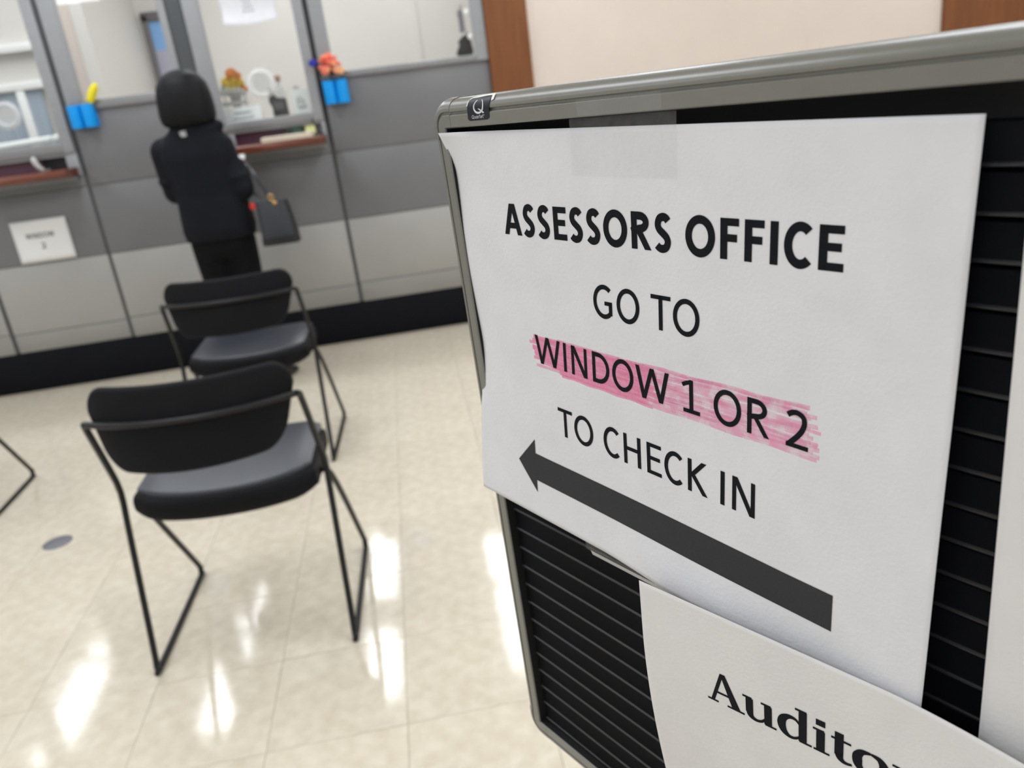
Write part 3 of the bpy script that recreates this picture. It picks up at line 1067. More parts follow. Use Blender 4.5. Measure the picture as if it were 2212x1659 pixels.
# small word under the Q
def small_word():
    S, x, y, hgt, w_ = [], 4.0, 1.3, 2.3, .26
    xh = 1.6
    S.append(strip(arc(x + .95, y + hgt / 2, .85, hgt / 2 - .1, 0, 360, 20)[:-1], w_, True)); S.append(seg(x + 1.1, y + .6, x + 1.9, y - .2, w_)); x += 2.35
    S.append(strip([(x + .15, y + xh), (x + .15, y + .6), (x + .35, y + .15), (x + .8, y + .12), (x + 1.1, y + .4)], w_)); S.append(seg(x + 1.15, y, x + 1.15, y + xh, w_)); x += 1.75
    S.append(strip(arc(x + .62, y + xh / 2, .5, xh / 2 - .1, 0, 360, 16)[:-1], w_, True)); S.append(seg(x + 1.15, y, x + 1.15, y + xh, w_)); x += 1.75
    S.append(seg(x + .15, y, x + .15, y + xh, w_)); S.append(strip([(x + .15, y + 1.1), (x + .4, y + 1.45), (x + .8, y + 1.5)], w_)); x += 1.15
    S.append(seg(x + .35, y + .1, x + .35, y + hgt, w_)); S.append(seg(x, y + xh, x + .85, y + xh, w_)); S.append(seg(x + .35, y + .1, x + .85, y + .1, w_)); x += 1.15
    S.append(strip(arc(x + .65, y + xh / 2, .55, xh / 2 - .1, 0, 310, 16), w_)); S.append(seg(x + .1, y + xh / 2, x + 1.2, y + xh / 2, w_)); x += 1.6
    S.append(seg(x + .35, y + .1, x + .35, y + hgt, w_)); S.append(seg(x, y + xh, x + .85, y + xh, w_)); S.append(seg(x + .35, y + .1, x + .85, y + .1, w_)); x += 1.2
    S.append(strip(arc(x + .2, y + xh + .3, .28, .28, 0, 360, 10)[:-1], .12, True))
    return S
m2 = lay(small_word(), lambda x, y, o_: lab_map(x, y, o_), .10)
mb.add(m2.v, m2.f)
obj('lettering', mb, 'silver', lab)
# white residue round the label's upper edge
rs = strip(cat_rom([(-.6, 9.5), (.0, 12.6), (1.8, 14.2), (8, 14.9), (15, 15.5), (19.6, 15.3), (21.2, 13.4), (22.0, 11.4)], 6), [.7, .8, .9, 1.1, 1.3, 1.4, 1.5, 1.4] + [1.3] * 12 + [1.5, 1.8, 2.2] * 10)
rs = strip([p for p in cat_rom([(-.6, 9.5), (.0, 12.6), (1.8, 14.2), (8, 14.9), (15, 15.5), (19.6, 15.3), (21.2, 13.4), (22.0, 11.4)], 6)], [.7 + 1.5 * (i / 42) for i in range(43)])
obj('adhesive_residue', lay([rs], lambda x, y, o_: lab_map(x, y, o_ - .06), .0), 'residue', bt)


# ------------------------------------------------------------------ chairs
def rbox_ring(x, yc, zc, hy, hz, r, tilt=0.0, n=5, bow=0.0):
    """rounded rectangle in the y-z plane at x"""
    pts = []
    for (sy, sz, a0) in ((1, 1, 0), (-1, 1, 90), (-1, -1, 180), (1, -1, 270)):
        for k in range(n):
            a = math.radians(a0 + 90 * k / (n - 1))
            py = sy * (hy - r) + r * math.cos(a)
            pz = sz * (hz - r) + r * math.sin(a)
            pts.append((x, yc + py * math.cos(tilt) - pz * math.sin(tilt), zc + py * math.sin(tilt) + pz * math.cos(tilt)))
    return pts


def make_chair(label):
    t = thing('stacking_chair', label, 'chair', (0, 0, 0), 'black stacking chairs')
    R_ = .0078
    for s in (-1, 1):
        path = [(s * .228, -.005, .690), (s * .233, .006, .684), (s * .236, .020, .664), (s * .244, .105, .52), (s * .247, .128, .475), (s * .248, .134, .44), (s * .248, .115, .36),
                (s * .247, .040, .06), (s * .247, .028, .025), (s * .247, .036, .012), (s * .247, .055, .0069), (s * .247, .44, .0069), (s * .247, .462, .011), (s * .247, .468, .026), (s * .247, .45, .06),
                (s * .240, .215, .385), (s * .205, .195, .392)]
        obj('leg_frame', MB().tube(cat_rom(path, 5), R_, 10), 'rod', t, smooth=True)
    bow = [(-.228 + .456 * k / 16, -.005 - .062 * (1 - ((k - 8) / 8) ** 2), .690) for k in range(17)]
    obj('back_tube', MB().tube(bow, R_, 10), 'rod', t, smooth=True)
    rs = []
    for k in range(49):
        u = math.sin(math.pi / 2 * (-1 + 2 * k / 48))
        e = 1 - .50 * (1 - math.sqrt(max(0, 1 - max(0, (abs(u) - .80) / .20) ** 2)))
        x = u * .222
        zc, hz = .668, .098 * e
        rs.append(rbox_ring(x * (1.0), -.048 + .066 * u * u, zc, .0135 * (.55 + .45 * e), hz, .0125 * (.5 + .45 * e), tilt=math.radians(-11)))
    # narrower towards the lower edge
    rs = [[(p[0] * (1 - .17 * max(0, (.70 - p[2]) / .13)), p[1], p[2]) for p in r] for r in rs]
    obj('backrest', MB().rings(rs), 'shell', t, smooth=True)
    rs, rs2 = [], []
    for k in range(25):
        u = -1 + 2 * k / 24
        e = 1 - max(0, (abs(u) - .72) / .28) ** 2.2 * .36
        dip = .012 * u * u
        rear = .068 + .035 * abs(u) ** 2.5
        front = .425 - .03 * abs(u) ** 3
        hy = (front - rear) / 2 * (.62 + .38 * e)
        yc = (front + rear) / 2
        rs.append(rbox_ring(u * .222, yc, .412 + dip, hy, .033 * e, .027 * e, tilt=math.radians(2.0)))
        rs2.append(rbox_ring(u * .212, yc + .012, .440 + dip, hy - .008, .014 * e, .0115 * e, tilt=math.radians(2.0)))
    obj('seat_shell', MB().rings(rs), 'shell', t, smooth=True)
    obj('seat_cushion', MB().rings(rs2), 'seat', t, smooth=True)
    for ob in t.children:
        if 'seat' not in ob.name:
            for v in ob.data.vertices:
                v.co.x += .016 * max(0, min(1, (v.co.z - .45) / .24))
    obj('cross_bar', MB().tube([(-.236, .19, .412), (0, .19, .395), (.236, .19, .412)], .006, 8), 'rod', t, smooth=True)
    return t


def copy_tree(o, parent=None):
    c_ = o.copy()
    COL.objects.link(c_)
    if parent:
        c_.parent = parent
        c_.matrix_parent_inverse = o.matrix_parent_inverse.copy()
    for ch in list(o.children):
        copy_tree(ch, c_)
    return c_


ch1 = make_chair('nearest black stacking chair, whole in view in front of the letter board')
ch2 = copy_tree(ch1)
ch3 = copy_tree(ch1)
ch1.location = (-.545, 1.735, 0)
ch1.rotation_euler.z = math.radians(-2.0)
ch2.location = (-.668, 2.875, 0)
ch2.rotation_euler.z = math.radians(-2.5)
ch2['label'] = 'black stacking chair between the nearest chair and the person in black'
ch3.location = (-1.915, 2.775, 0)
ch3['label'] = 'black stacking chair of which only one leg frame enters the picture'

# round cover on the floor
t = tag(obj('floor_disc', MB().lathe([(0, .0028), (.040, .0028), (.046, .0014), (.0475, 0.0002)], (-1.342, 2.607, 0), 36), 'disc', smooth=True),
        'small round grey disc lying flat on the cream floor tiles', 'floor cover')


# ------------------------------------------------------------------ person at the ledge
def remesh(mb, voxel, name, it=6):
    me = mb.mesh(name)
    o_ = bpy.data.objects.new('tmp', me)
    COL.objects.link(o_)
    r_ = o_.modifiers.new('r', 'REMESH')
    r_.mode = 'VOXEL'
    r_.voxel_size = voxel
    s_ = o_.modifiers.new('s', 'SMOOTH')
    s_.factor = .5
    s_.iterations = it
    dg = bpy.context.evaluated_depsgraph_get()
    out = bpy.data.meshes.new_from_object(o_.evaluated_get(dg))
    bpy.data.objects.remove(o_)
    bpy.data.meshes.remove(me)
    for p in out.polygons:
        p.use_smooth = True
    out.name = name
    return out


def ell(xc, yc, z, rx, ry, n=28, p=2.4):
    out = []
    for k in range(n):
        a = 2 * math.pi * k / n
        ca, sa = math.cos(a), math.sin(a)
        out.append((xc + rx * math.copysign(abs(ca) ** (2 / p), ca), yc + ry * math.copysign(abs(sa) ** (2 / p), sa), z))
    return out


HX, HY = -.877, 3.985
pm = MB()
pm.blob((HX, HY + .012, 1.385), (.070, .086, .104), 20, 14)                      # skull
pm.blob((HX, HY + .045, 1.345), (.055, .055, .066), 16, 10)                      # jaw
pm.capsule((HX, HY + .095, 1.378), (HX, HY + .110, 1.352), .010, .013, 10)       # nose
for s in (-1, 1):
    pm.blob((HX + s * .029, HY + .089, 1.386), (.014, .010, .010), 10, 6)        # eyes
    pm.blob((HX + s * .071, HY + .006, 1.376), (.010, .020, .030), 10, 8)        # ears
pm.blob((HX, HY + .094, 1.330), (.022, .010, .008), 10, 6)                       # mouth
pm.capsule((HX, HY + .0, 1.30), (HX, HY - .01, 1.20), .045, .055)
pm.capsule((-.87, 3.985, 1.12), (-.865, 3.985, .82), .085, .085, 18)
for s in (-1, 1):
    pm.capsule((-.87 + s * .05, 3.98, 1.165), (-.88 + s * .085, 3.98, 1.155), .045, .040)
L_SH, L_EL, L_WR = V((-1.022, 3.98, 1.165)), V((-1.022, 4.01, .985)), V((-.99, 4.235, 1.105))
R_SH, R_EL, R_WR = V((-.782, 3.978, 1.155)), V((-.718, 3.945, .965)), V((-.752, 4.180, 1.050))
for a, b_, c_ in ((L_SH, L_EL, L_WR), (R_SH, R_EL, R_WR)):
    pm.capsule(a, b_, .044, .036)
    pm.capsule(b_, c_, .036, .025)
LEG = {-1: [(-.925, 3.985, .80), (-.928, 4.0, .42), (-.925, 3.975, .06)], 1: [(-.80, 3.985, .80), (-.795, 4.005, .42), (-.775, 4.0, .06)]}
for s in (-1, 1):
    h_, k_, f_ = LEG[s]
    pm.capsule(h_, k_, .078, .050)
    pm.capsule(k_, f_, .050, .026)
    pm.capsule((f_[0], f_[1], .05), (f_[0] + .035 * s, f_[1] + .09, .030), .024, .016)


def hand(mb, wr, fwd, side, palm_n, curl):
    """palm and five unequal fingers from the wrist; side points to the thumb"""
    fwd, side, palm_n = V(fwd).normalized(), V(side).normalized(), V(palm_n).normalized()
    wr = V(wr)
    mb.capsule(wr, wr + fwd * .03, .022, .024)
    for q in (-1, -.35, .35, 1):
        mb.capsule(wr + fwd * .02 + side * q * .016, wr + fwd * .072 + side * q * .027, .015, .0115, 10)
    for q, L in ((1, .062), (.36, .070), (-.32, .066), (-.95, .052)):
        p0 = wr + fwd * .072 + side * q * .027
        d0 = (fwd + side * q * .10 + palm_n * curl * .35).normalized()
        p1 = p0 + d0 * L * .45
        d1 = (fwd * (1 - curl * .6) + palm_n * curl).normalized()
        p2 = p1 + d1 * L * .32
        d2 = (fwd * (1 - curl * 1.1) + palm_n * curl * 1.3).normalized()
        p3 = p2 + d2 * L * .25
        mb.capsule(p0, p1, .0088, .0082, 10)
        mb.capsule(p1, p2, .0082, .0076, 10)
        mb.capsule(p2, p3, .0076, .0066, 10)
    t0 = wr + fwd * .024 + side * .018
    t1 = t0 + (side * .8 + fwd * .6 + palm_n * .2).normalized() * .036
    t2 = t1 + (fwd * .9 + side * .25 + palm_n * .2).normalized() * .028
    mb.capsule(t0, t1, .0115, .0095, 10)
    mb.capsule(t1, t2, .0095, .0076, 10)


hand(pm, L_WR + V((.004, .022, .014)), (.22, .92, .30), (.95, -.2, 0), (.1, .35, -.9), .45)
hand(pm, R_WR + V((.0, .022, .006)), (-.16, .97, .16), (-.92, -.16, .3), (-.1, .3, -.95), .6)
person = link('person', remesh(pm, .0042, 'person', 4), 'skin')
tag(person, 'person in black jacket and trousers seen from behind, standing at the ledge', 'person')

# hair: chin-length, covering the whole back of the head
hm = MB()
hm.rings([ell(HX, HY - .01, 1.500, .012, .012), ell(HX, HY - .01, 1.494, .045, .048), ell(HX, HY - .01, 1.474, .080, .086), ell(HX, HY - .01, 1.44, .104, .110), ell(HX, HY - .012, 1.40, .114, .121),
          ell(HX, HY - .014, 1.36, .118, .124), ell(HX, HY - .016, 1.325, .120, .123), ell(HX, HY - .018, 1.292, .118, .119), ell(HX, HY - .018, 1.272, .110, .110), ell(HX, HY - .018, 1.262, .095, .095)])
hme = remesh(hm, .007, 'hair', 10)
bm = bmesh.new(); bm.from_mesh(hme)
for v in bm.verts:                       # open the front for the face
    if v.co.y > HY + .055 and abs(v.co.x - HX) < .075 and v.co.z < 1.43:
        v.co.y = HY + .045
bm.to_mesh(hme); bm.free()
link('hair', hme, 'hair', person)

jm = MB()


jm.rings([ell(-.862, 3.985, .752, .158, .118), ell(-.862, 3.985, .80, .166, .128), ell(-.864, 3.985, .88, .160, .126), ell(-.868, 3.985, .96, .150, .120), ell(-.872, 3.985, 1.05, .158, .124),
          ell(-.876, 3.98, 1.13, .168, .122), ell(-.878, 3.975, 1.185, .160, .108), ell(-.878, 3.97, 1.225, .128, .095), ell(-.876, 3.97, 1.252, .098, .088), ell(-.874, 3.975, 1.285, .085, .085)])
for s, (a, b_, c_) in ((-1, (L_SH, L_EL, L_WR)), (1, (R_SH, R_EL, R_WR))):
    jm.capsule(a + V((-s * .045, 0, .015)), a, .060, .060)
    jm.capsule(a, a.lerp(b_, .55), .062, .060)
    jm.capsule(a.lerp(b_, .5), b_, .060, .057)
    jm.capsule(b_, b_.lerp(c_, .55), .057, .050)
    jm.capsule(b_.lerp(c_, .5), b_.lerp(c_, .97), .050, .040)
    jm.blob(a.lerp(b_, .72) + V((s * .008, -.012, 0)), (.055, .056, .030), 14, 8)     # sleeve folds
# folded hood / stand collar
for k in range(9):
    a = math.pi + math.pi * k / 8
    jm.blob((-.868 + .075 * math.cos(a) + .012, 3.968 + .060 * math.sin(a), 1.232 + .010 * math.cos(a)), (.040, .036, .026), 12, 8)
jm.blob((-.768, 3.965, 1.250), (.034, .05, .028), 12, 8)
jme = remesh(jm, .0085, 'jacket', 3)
jacket = link('jacket', jme, 'jacket', person)
from mathutils.bvhtree import BVHTree
bm = bmesh.new(); bm.from_mesh(jme)
bvh = BVHTree.FromBMesh(bm)


def on_jacket(x, z, off):
    h_ = bvh.ray_cast(V((x, 3.0, z)), V((0, 1, 0)))
    return (h_[0] + V((0, -off, 0))) if h_[0] else V((x, 3.86, z))


mk = MB()
for k in range(3):
    S = strip([(-.916 + .026 * math.cos(math.radians(q)) * (1 - .25 * k) + .004, 1.220 + .022 * math.sin(math.radians(q)) * (1 - .25 * k)) for q in range(5, 95, 8)], .0042)
    m2 = lay([S], lambda x, z, o_: on_jacket(x, z, o_), .0015)
    mk.add(m2.v, m2.f)
for k in range(3):
    m2 = lay([seg(-.908, 1.224 + .009 * k, -.884, 1.226 + .009 * k, .0042, 4)], lambda x, z, o_: on_jacket(x, z, o_), .0015)
    mk.add(m2.v, m2.f)
bm.free()
o = obj('emblem', mk, 'greyp', jacket)
o['label'] = 'small pale emblem on the upper back'

tm = MB()
tm.rings([ell(-.862, 3.99, .86, .125, .10), ell(-.862, 3.99, .76, .135, .112), ell(-.862, 3.99, .70, .136, .112), ell(-.862, 3.99, .665, .128, .10)])
for s in (-1, 1):
    h_, k_, f_ = [V(q) for q in LEG[s]]
    tm.capsule(V((h_.x, h_.y, .74)), k_.lerp(h_, .5), .088, .080)
    tm.capsule(k_.lerp(h_, .55), k_, .080, .068)
    tm.capsule(k_, f_ + V((0, 0, .03)), .068, .058)
link('trousers', remesh(tm, .009, 'trousers', 4), 'trouser', person)
for s in (-1, 1):
    f_ = V(LEG[s][2])
    sh = MB()
    dv = V((.10 if s > 0 else -.03, .17, 0)).normalized()
    sd = V((-dv.y, dv.x, 0))
    prof = [(-.075, .030, .062), (-.06, .036, .070), (-.02, .038, .072), (.04, .040, .060), (.09, .043, .046), (.13, .040, .038), (.16, .026, .026), (.172, .008, .016)]
    rs = []
    for d_, w_, h_ in prof:
        c_ = f_ + dv * d_
        rs.append([V((c_.x, c_.y, 0)) + sd * (w_ * math.cos(2 * math.pi * k / 16)) + V((0, 0, .004 + h_ * .5 * (1 + math.sin(2 * math.pi * k / 16)))) for k in range(16)])
    sh.rings(rs)
    obj('shoe', sh, 'black', person, smooth=True)

# handbag on the right forearm
hb = thing('handbag', 'black leather handbag hanging from the arm of the person in black', 'bag', (-.585, 3.90, .70))
bd = MB()
rs = []
for k in range(11):
    u = k / 10
    z = .705 + .195 * u
    hw = .083 - .014 * u
    hd = .046 - .024 * u ** 1.5
    rs.append(ell(-.583 - .012 * u, 3.90, z, hw, hd, 28, 4.5))
bd.rings(rs)
obj('bag_body', bd, 'leather', hb, smooth=True)
obj('base_band', MB().rings([ell(-.583, 3.90, .700, .083, .048, 28, 5), ell(-.583, 3.90, .706, .086, .050, 28, 5), ell(-.584, 3.90, .738, .083, .047, 28, 5)]), 'black', hb, smooth=True)
obj('side_gusset', MB().rings([ell(-.512, 3.90, .735, .013, .040, 16, 4), ell(-.520, 3.90, .82, .012, .030, 16, 4), ell(-.530, 3.90, .895, .010, .022, 16, 4)]), 'black', hb, smooth=True)
arm = R_EL.lerp(R_WR, .80)
for yy, dx in ((-.020, 0.0), (.020, .004)):
    pts = [(-.600 + dx, 3.90 + yy, .900), (-.612 + dx, 3.91 + yy * .8, .935), (-.655, 3.98 + yy * .5, 1.02), (arm.x + .042, arm.y + yy * .5, arm.z + .02), (arm.x + .012, arm.y + yy * .5, arm.z + .055), (arm.x - .03, arm.y + yy * .4, arm.z + .045), (arm.x - .03, arm.y - .05, arm.z - .02), (-.66, 3.94 + yy, .93), (-.652, 3.90 + yy, .895)]
    obj('handle', MB().tube(cat_rom(pts, 6), .0052, 8), 'leather', hb, smooth=True)
obj('ring', MB().tube([(-.588 + .012 * math.cos(a / 12 * 2 * math.pi), 3.872, .915 + .012 * math.sin(a / 12 * 2 * math.pi)) for a in range(13)], .0035, 8), 'brass', hb, smooth=True)
obj('clasp', MB().blob((-.575, 3.868, .888), (.012, .006, .010), 12, 8), 'brass', hb, smooth=True)
tg = obj('charm_tag', MB().rings([ell(-.676, 3.885, .872, .012, .006, 14), ell(-.678, 3.885, .886, .014, .007, 14), ell(-.680, 3.885, .900, .008, .005, 14)]), 'red', hb, smooth=True)
# slip of paper in the right hand
p0 = R_WR + V((.026, .035, .016))
sl = MB()
for k in range(6):
    u = k / 5
    for dx in (-.014, .014):
        sl.v.append((p0.x + dx - .006, p0.y - .012 + .02 * u, p0.z + .012 + .034 * u - .010 * u * u))
sl.f = [(2 * k, 2 * k + 1, 2 * k + 3, 2 * k + 2) for k in range(5)]
o = obj('receipt', sl, 'white', None)
o.modifiers.new('t', 'SOLIDIFY').thickness = .0006
tag(o, 'small white slip with a red end held by the person in black', 'paper slip')
rd = MB()
rd.v = [(p[0], p[1] - .0012, p[2] - .010) for p in sl.v[:4]]
rd.f = [(0, 1, 3, 2)]
obj('red_end', rd, 'red', o)


# ------------------------------------------------------------------ things on the counter wall and behind the glass
# posted sheet under the first service window
x0, x1, z0, z1 = -2.0135, -1.7355, .690, .905
mb = grid(lambda x, z: (x, D - .0012 - .002 * max(0, (z0 + .03 - z) / .03), z), x0, x1, 8, z0, z1, 8)
t = thing('paper_sign', 'white sheet reading WINDOW 2 posted low on the grey panel', 'sign', (-1.875, D, z0))
o = obj('sheet', mb, 'white', t, smooth=True)
o.modifiers.new('t', 'SOLIDIFY').thickness = .0003
wall_map = lambda s, q, off: V((x0 + s * .001, D - .0016 - off * .001, z1 - q * .001))
obj('lettering', lay(text_strips('WINDOW', 61, 203, 92, 92, 27, .16), wall_map, .6), 'ink', t)
obj('numeral', lay(text_strips('2', 124, 145, 148, 148, 29, .17), wall_map, .6), 'ink', t)


# round speak-through grilles
def grille(x, z, r, label):
    t = thing('speech_grille', label, 'speech grille', (x, D + .01, z - r))
    y = D + .016
    obj('flange', MB().lathe([(r * .62, -.001), (r * .66, -.010), (r * .78, -.014), (r * .84, -.010), (r, -.006), (r * 1.02, -.002), (r * 1.02, .0)], (x, y, z), 40, 'y'), 'grille', t, smooth=True)
    for k in range(-2, 3):
        zz = z + k * r * .24
        hw = math.sqrt(max(0, (r * .62) ** 2 - (k * r * .24) ** 2))
        obj('slat', MB().add([(x - hw, y - .008, zz + .006), (x + hw, y - .008, zz + .006), (x + hw, y, zz - .008), (x - hw, y, zz - .008), (x - hw, y - .006, zz + .008), (x + hw, y - .006, zz + .008), (x + hw, y + .001, zz - .006), (x - hw, y + .001, zz - .006)],
                             [(0, 1, 2, 3), (7, 6, 5, 4), (0, 4, 5, 1), (1, 5, 6, 2), (2, 6, 7, 3), (3, 7, 4, 0)]), 'grille', t)


grille(-1.862, 1.418, .066, 'round clear speech grille on the glass above the posted window sheet')
grille(-.611, 1.418, .072, 'round clear speech grille on the glass beside the person in black')


# blue twin-pocket holders
def holder(xc, z0, z1, label):
    t = thing('wall_holder', label, 'holder', (xc, D, z0))
    hw = .063
    back_ = B(xc - hw, xc + hw, D - .004, D - .0005, z0 + .004, z1)
    obj('back_plate', back_, 'blue', t, bevel=.0015)
    for s in (-1, 1):
        c_ = xc + s * hw / 2
        outer = []
        for (r, z) in ((.0285, z0 + .003), (.0305, z0 + .008), (.0315, z1), (.0295, z1), (.0285, z0 + .012), (.001, z0 + .012)):
            outer.append((r, z))
        obj('pocket', MB().lathe(outer, (c_, D - .0325, 0), 28), 'blue', t, smooth=True)
        obj('pocket_floor', MB().lathe([(.0, z0 + .003), (.0285, z0 + .003)], (c_, D - .0325, 0), 28), 'blue', t)
    return t


holder(-1.496, 1.312, 1.424, 'blue twin pocket holder with one yellow stem in it')
holder(-.243, 1.274, 1.390, 'blue twin pocket holder with a coral flower in it')
# yellow tulip-like pen
t = thing('yellow_flower', 'yellow flower on a dark stem standing in a blue holder', 'flower', (-1.452, D - .033, 1.33))
obj('stem', MB().tube([(-1.452, D - .033, 1.330), (-1.448, D - .033, 1.40), (-1.440, D - .034, 1.432)], .006, 10), 'stem', t, smooth=True)
pts = [(-1.441, D - .034, 1.425), (-1.437, D - .034, 1.437), (-1.424, D - .034, 1.462), (-1.408, D - .034, 1.487), (-1.397, D - .034, 1.503), (-1.391, D - .034, 1.512)]
obj('petals', MB().tube(cat_rom(pts, 4), [.008 + .0125 * math.sin(math.pi * min(1, (k + 1.5) / 21)) for k in range(21)], 14), 'yellow', t, smooth=True)

# coral flower with a blue and a cream one
t = thing('cut_flower', 'round coral flower standing in a blue holder', 'flower', (-.245, D - .033, 1.29))
obj('stem', MB().tube([(-.262, D - .033, 1.292), (-.255, D - .036, 1.39), (-.248, D - .045, 1.43)], .004, 8), 'stem', t, smooth=True)
obj('calyx', MB().blob((-.248, D - .045, 1.425), (.014, .014, .014), 10, 8), 'stem', t, smooth=True)
random.seed(3)
for k in range(46):
    a = random.uniform(0, 2 * math.pi)
    c_ = random.uniform(-.75, 1)
    q = math.sqrt(1 - c_ * c_)
    d_ = V((q * math.cos(a), q * math.sin(a), c_))
    p_ = V((-.252, D - .050, 1.460)) + d_ * .040
    pe = MB()
    r0 = d_.cross(V((.3, .2, 1))).normalized()
    r1 = d_.cross(r0)
    rr = []
    for (h_, w_) in ((-.016, .004), (-.004, .012), (.008, .016), (.016, .013), (.020, .004)):
        rr.append([p_ + d_ * h_ + r0 * (w_ * math.cos(x * math.pi / 4)) + r1 * (w_ * .45 * math.sin(x * math.pi / 4)) for x in range(8)])
    pe.rings(rr)
    obj('petal', pe, 'coral' if k % 6 else 'peach', t, smooth=True)
t = thing('cut_flower', 'small royal blue flower beside the round coral flower', 'flower', (-.285, D - .03, 1.29))
obj('stem', MB().tube([(-.282, D - .030, 1.292), (-.292, D - .034, 1.40), (-.318, D - .040, 1.468)], .003, 8), 'stem', t, smooth=True)
for k in range(5):
    a = 2 * math.pi * k / 5
    c_ = V((-.326, D - .042, 1.478)) + V((math.cos(a) * .010 - .004, -.004, math.sin(a) * .009 + .003))
    obj('petal', MB().blob(c_, (.015, .007, .010), 10, 8), 'navy', t, smooth=True)
t = thing('cut_flower', 'small cream flower tucked under the round coral flower', 'flower', (-.21, D - .03, 1.29))
obj('stem', MB().tube([(-.200, D - .030, 1.292), (-.200, D - .036, 1.38), (-.200, D - .062, 1.428)], .003, 8), 'stem', t, smooth=True)
for k in range(5):
    a = 2 * math.pi * k / 5
    c_ = V((-.200, D - .068, 1.432)) + V((math.cos(a) * .010, -.004, math.sin(a) * .010))
    obj('petal', MB().blob(c_, (.011, .007, .010), 10, 8), 'peach', t, smooth=True)

# paper hanging on the glass of the second service window
zt = 1.98
gm = lambda s, q, off: V((-.735 + s * .001 + .01 * (q / 260), D + .012 - off * .001 - .03 * max(0, (q - 190) / 70) ** 2, zt - q * .001 - .012 * math.sin(math.pi * s / 262) * max(0, (q - 200) / 70)))
t = thing('paper_sign', 'white notice with centred grey print hanging on the glass above the speech grille', 'sign', (-.6, D, 1.70))
o = obj('sheet', grid(lambda s, q: gm(s, q, 0), 0, 262, 20, 0, 275, 20), 'paper', t, smooth=True)
o.modifiers.new('t', 'SOLIDIFY').thickness = .0003
S = []
for k, (q, a, b_) in enumerate(((150, 90, 170), (168, 105, 155), (186, 112, 150), (204, 106, 156), (220, 100, 162))):
    n = max(3, int((b_ - a) / 9))
    for i in range(n):
        u0 = a + (b_ - a) * i / n
        S.append(seg(u0, q, u0 + (b_ - a) / n * .7, q, 7, 3))
obj('print_lines', lay(S, gm, .6), 'lightink', t)

CZ = 1.088
# items on the inner counter behind the second service window
p_ = at(-.555, 1.27, 4.74)
t = thing('card_reader', 'black stepped card reader behind the glass next to the speech grille', 'card reader', (p_.x, 4.74, CZ))
b_ = MB()
ax = p_.x
out = [(-.030, CZ + .0), (.060, CZ + .0), (.052, 1.34), (.010, 1.345), (-.004, 1.36), (-.016, 1.405), (-.026, 1.40), (-.036, 1.325), (-.024, 1.30)]
b_.rings([[(ax + q[0], y_, q[1]) for q in out] for y_ in (4.72, 4.78)])
obj('reader_body', b_, 'black', t, bevel=.003)
obj('screen', B(ax - .012, ax + .040, 4.7165, 4.7185, 1.285, 1.325), 'darkgrey', t)
t = thing('bottle', 'pale bottle with a tan cap standing behind the black card reader', 'bottle', (-.55, 4.86, CZ))
q = at(-.527, 1.46, 4.86)
obj('bottle_body', MB().lathe([(0, CZ), (.027, CZ + .002), (.029, CZ + .02), (.029, 1.37), (.020, 1.40), (.012, 1.412), (.012, 1.430)], (q.x, 4.86, 0), 24), 'acryl', t, smooth=True)
obj('cap', MB().lathe([(.017, 1.428), (.018, 1.432), (.018, 1.455), (.012, 1.462), (0, 1.462)], (q.x, 4.86, 0), 20), 'tan', t, smooth=True)
# white card with black strokes
q0, q1 = at(-.474, 1.372, 4.60), at(-.390, 1.256, 4.60)
t = thing('card', 'white card with thin black strokes leaning at the corner of the service window', 'card', ((q0.x + q1.x) / 2, 4.60, 1.255))
cm = lambda s, q, off: V((q0.x + s * .001, 4.60 - off * .001 + .012 * (1 - q / 122), q0.z - q * .001))
obj('card_sheet', grid(lambda s, q: cm(s, q, 0), 0, 88, 4, 0, 122, 4), 'white', t).modifiers.new('t', 'SOLIDIFY').thickness = .001
S = [strip(cat_rom([(20, 84), (26, 40), (34, 82), (42, 34), (50, 80), (56, 50), (62, 84)], 5), 2.4), seg(22, 92, 70, 88, 5, 4), seg(30, 99, 66, 97, 3, 4)]
obj('lettering', lay(S, cm, 1.2), 'ink', t)
qq = at(-.445, 1.39, 4.70)
t = tag(obj('figurine', MB().rings([ell(qq.x, 4.70, CZ, .020, .018, 16), ell(qq.x, 4.70, 1.20, .016, .014, 16), ell(qq.x, 4.70, 1.34, .014, .013, 16), ell(qq.x, 4.70, 1.37, .020, .018, 16), ell(qq.x, 4.70, 1.392, .012, .010, 16)]), 'greyp', smooth=True),
        'small greyish figurine behind the white card with black strokes', 'figurine')
# folded name plate
q0, q1 = at(-.825, 1.322, 4.66), at(-.640, 1.262, 4.66)
t = thing('name_plate', 'white folded name plate at the bottom of the service window glass', 'name plate', ((q0.x + q1.x) / 2, 4.68, 1.24))
mb = MB()
mb.add([(q0.x, 4.645, 1.235), (q1.x, 4.645, 1.235), (q1.x, 4.672, 1.322), (q0.x, 4.672, 1.322), (q0.x, 4.70, 1.235), (q1.x, 4.70, 1.235)], [(0, 1, 2, 3), (3, 2, 5, 4), (0, 3, 4), (1, 5, 2)])
obj('plate', mb, 'white', t)
nm = lambda s, q, off: V((q0.x + s * .001, 4.6715 - .0265 * q / 87 - .001 * off, 1.322 - q * .001))
obj('print_lines', lay([seg(50, 30, 140, 30, 8, 6), seg(40, 56, 150, 56, 8, 6)], nm, 1.0), 'lightink', t)
obj('riser', B(q0.x, q1.x, 4.645, 4.70, CZ, 1.235), 'white', t, bevel=.003)
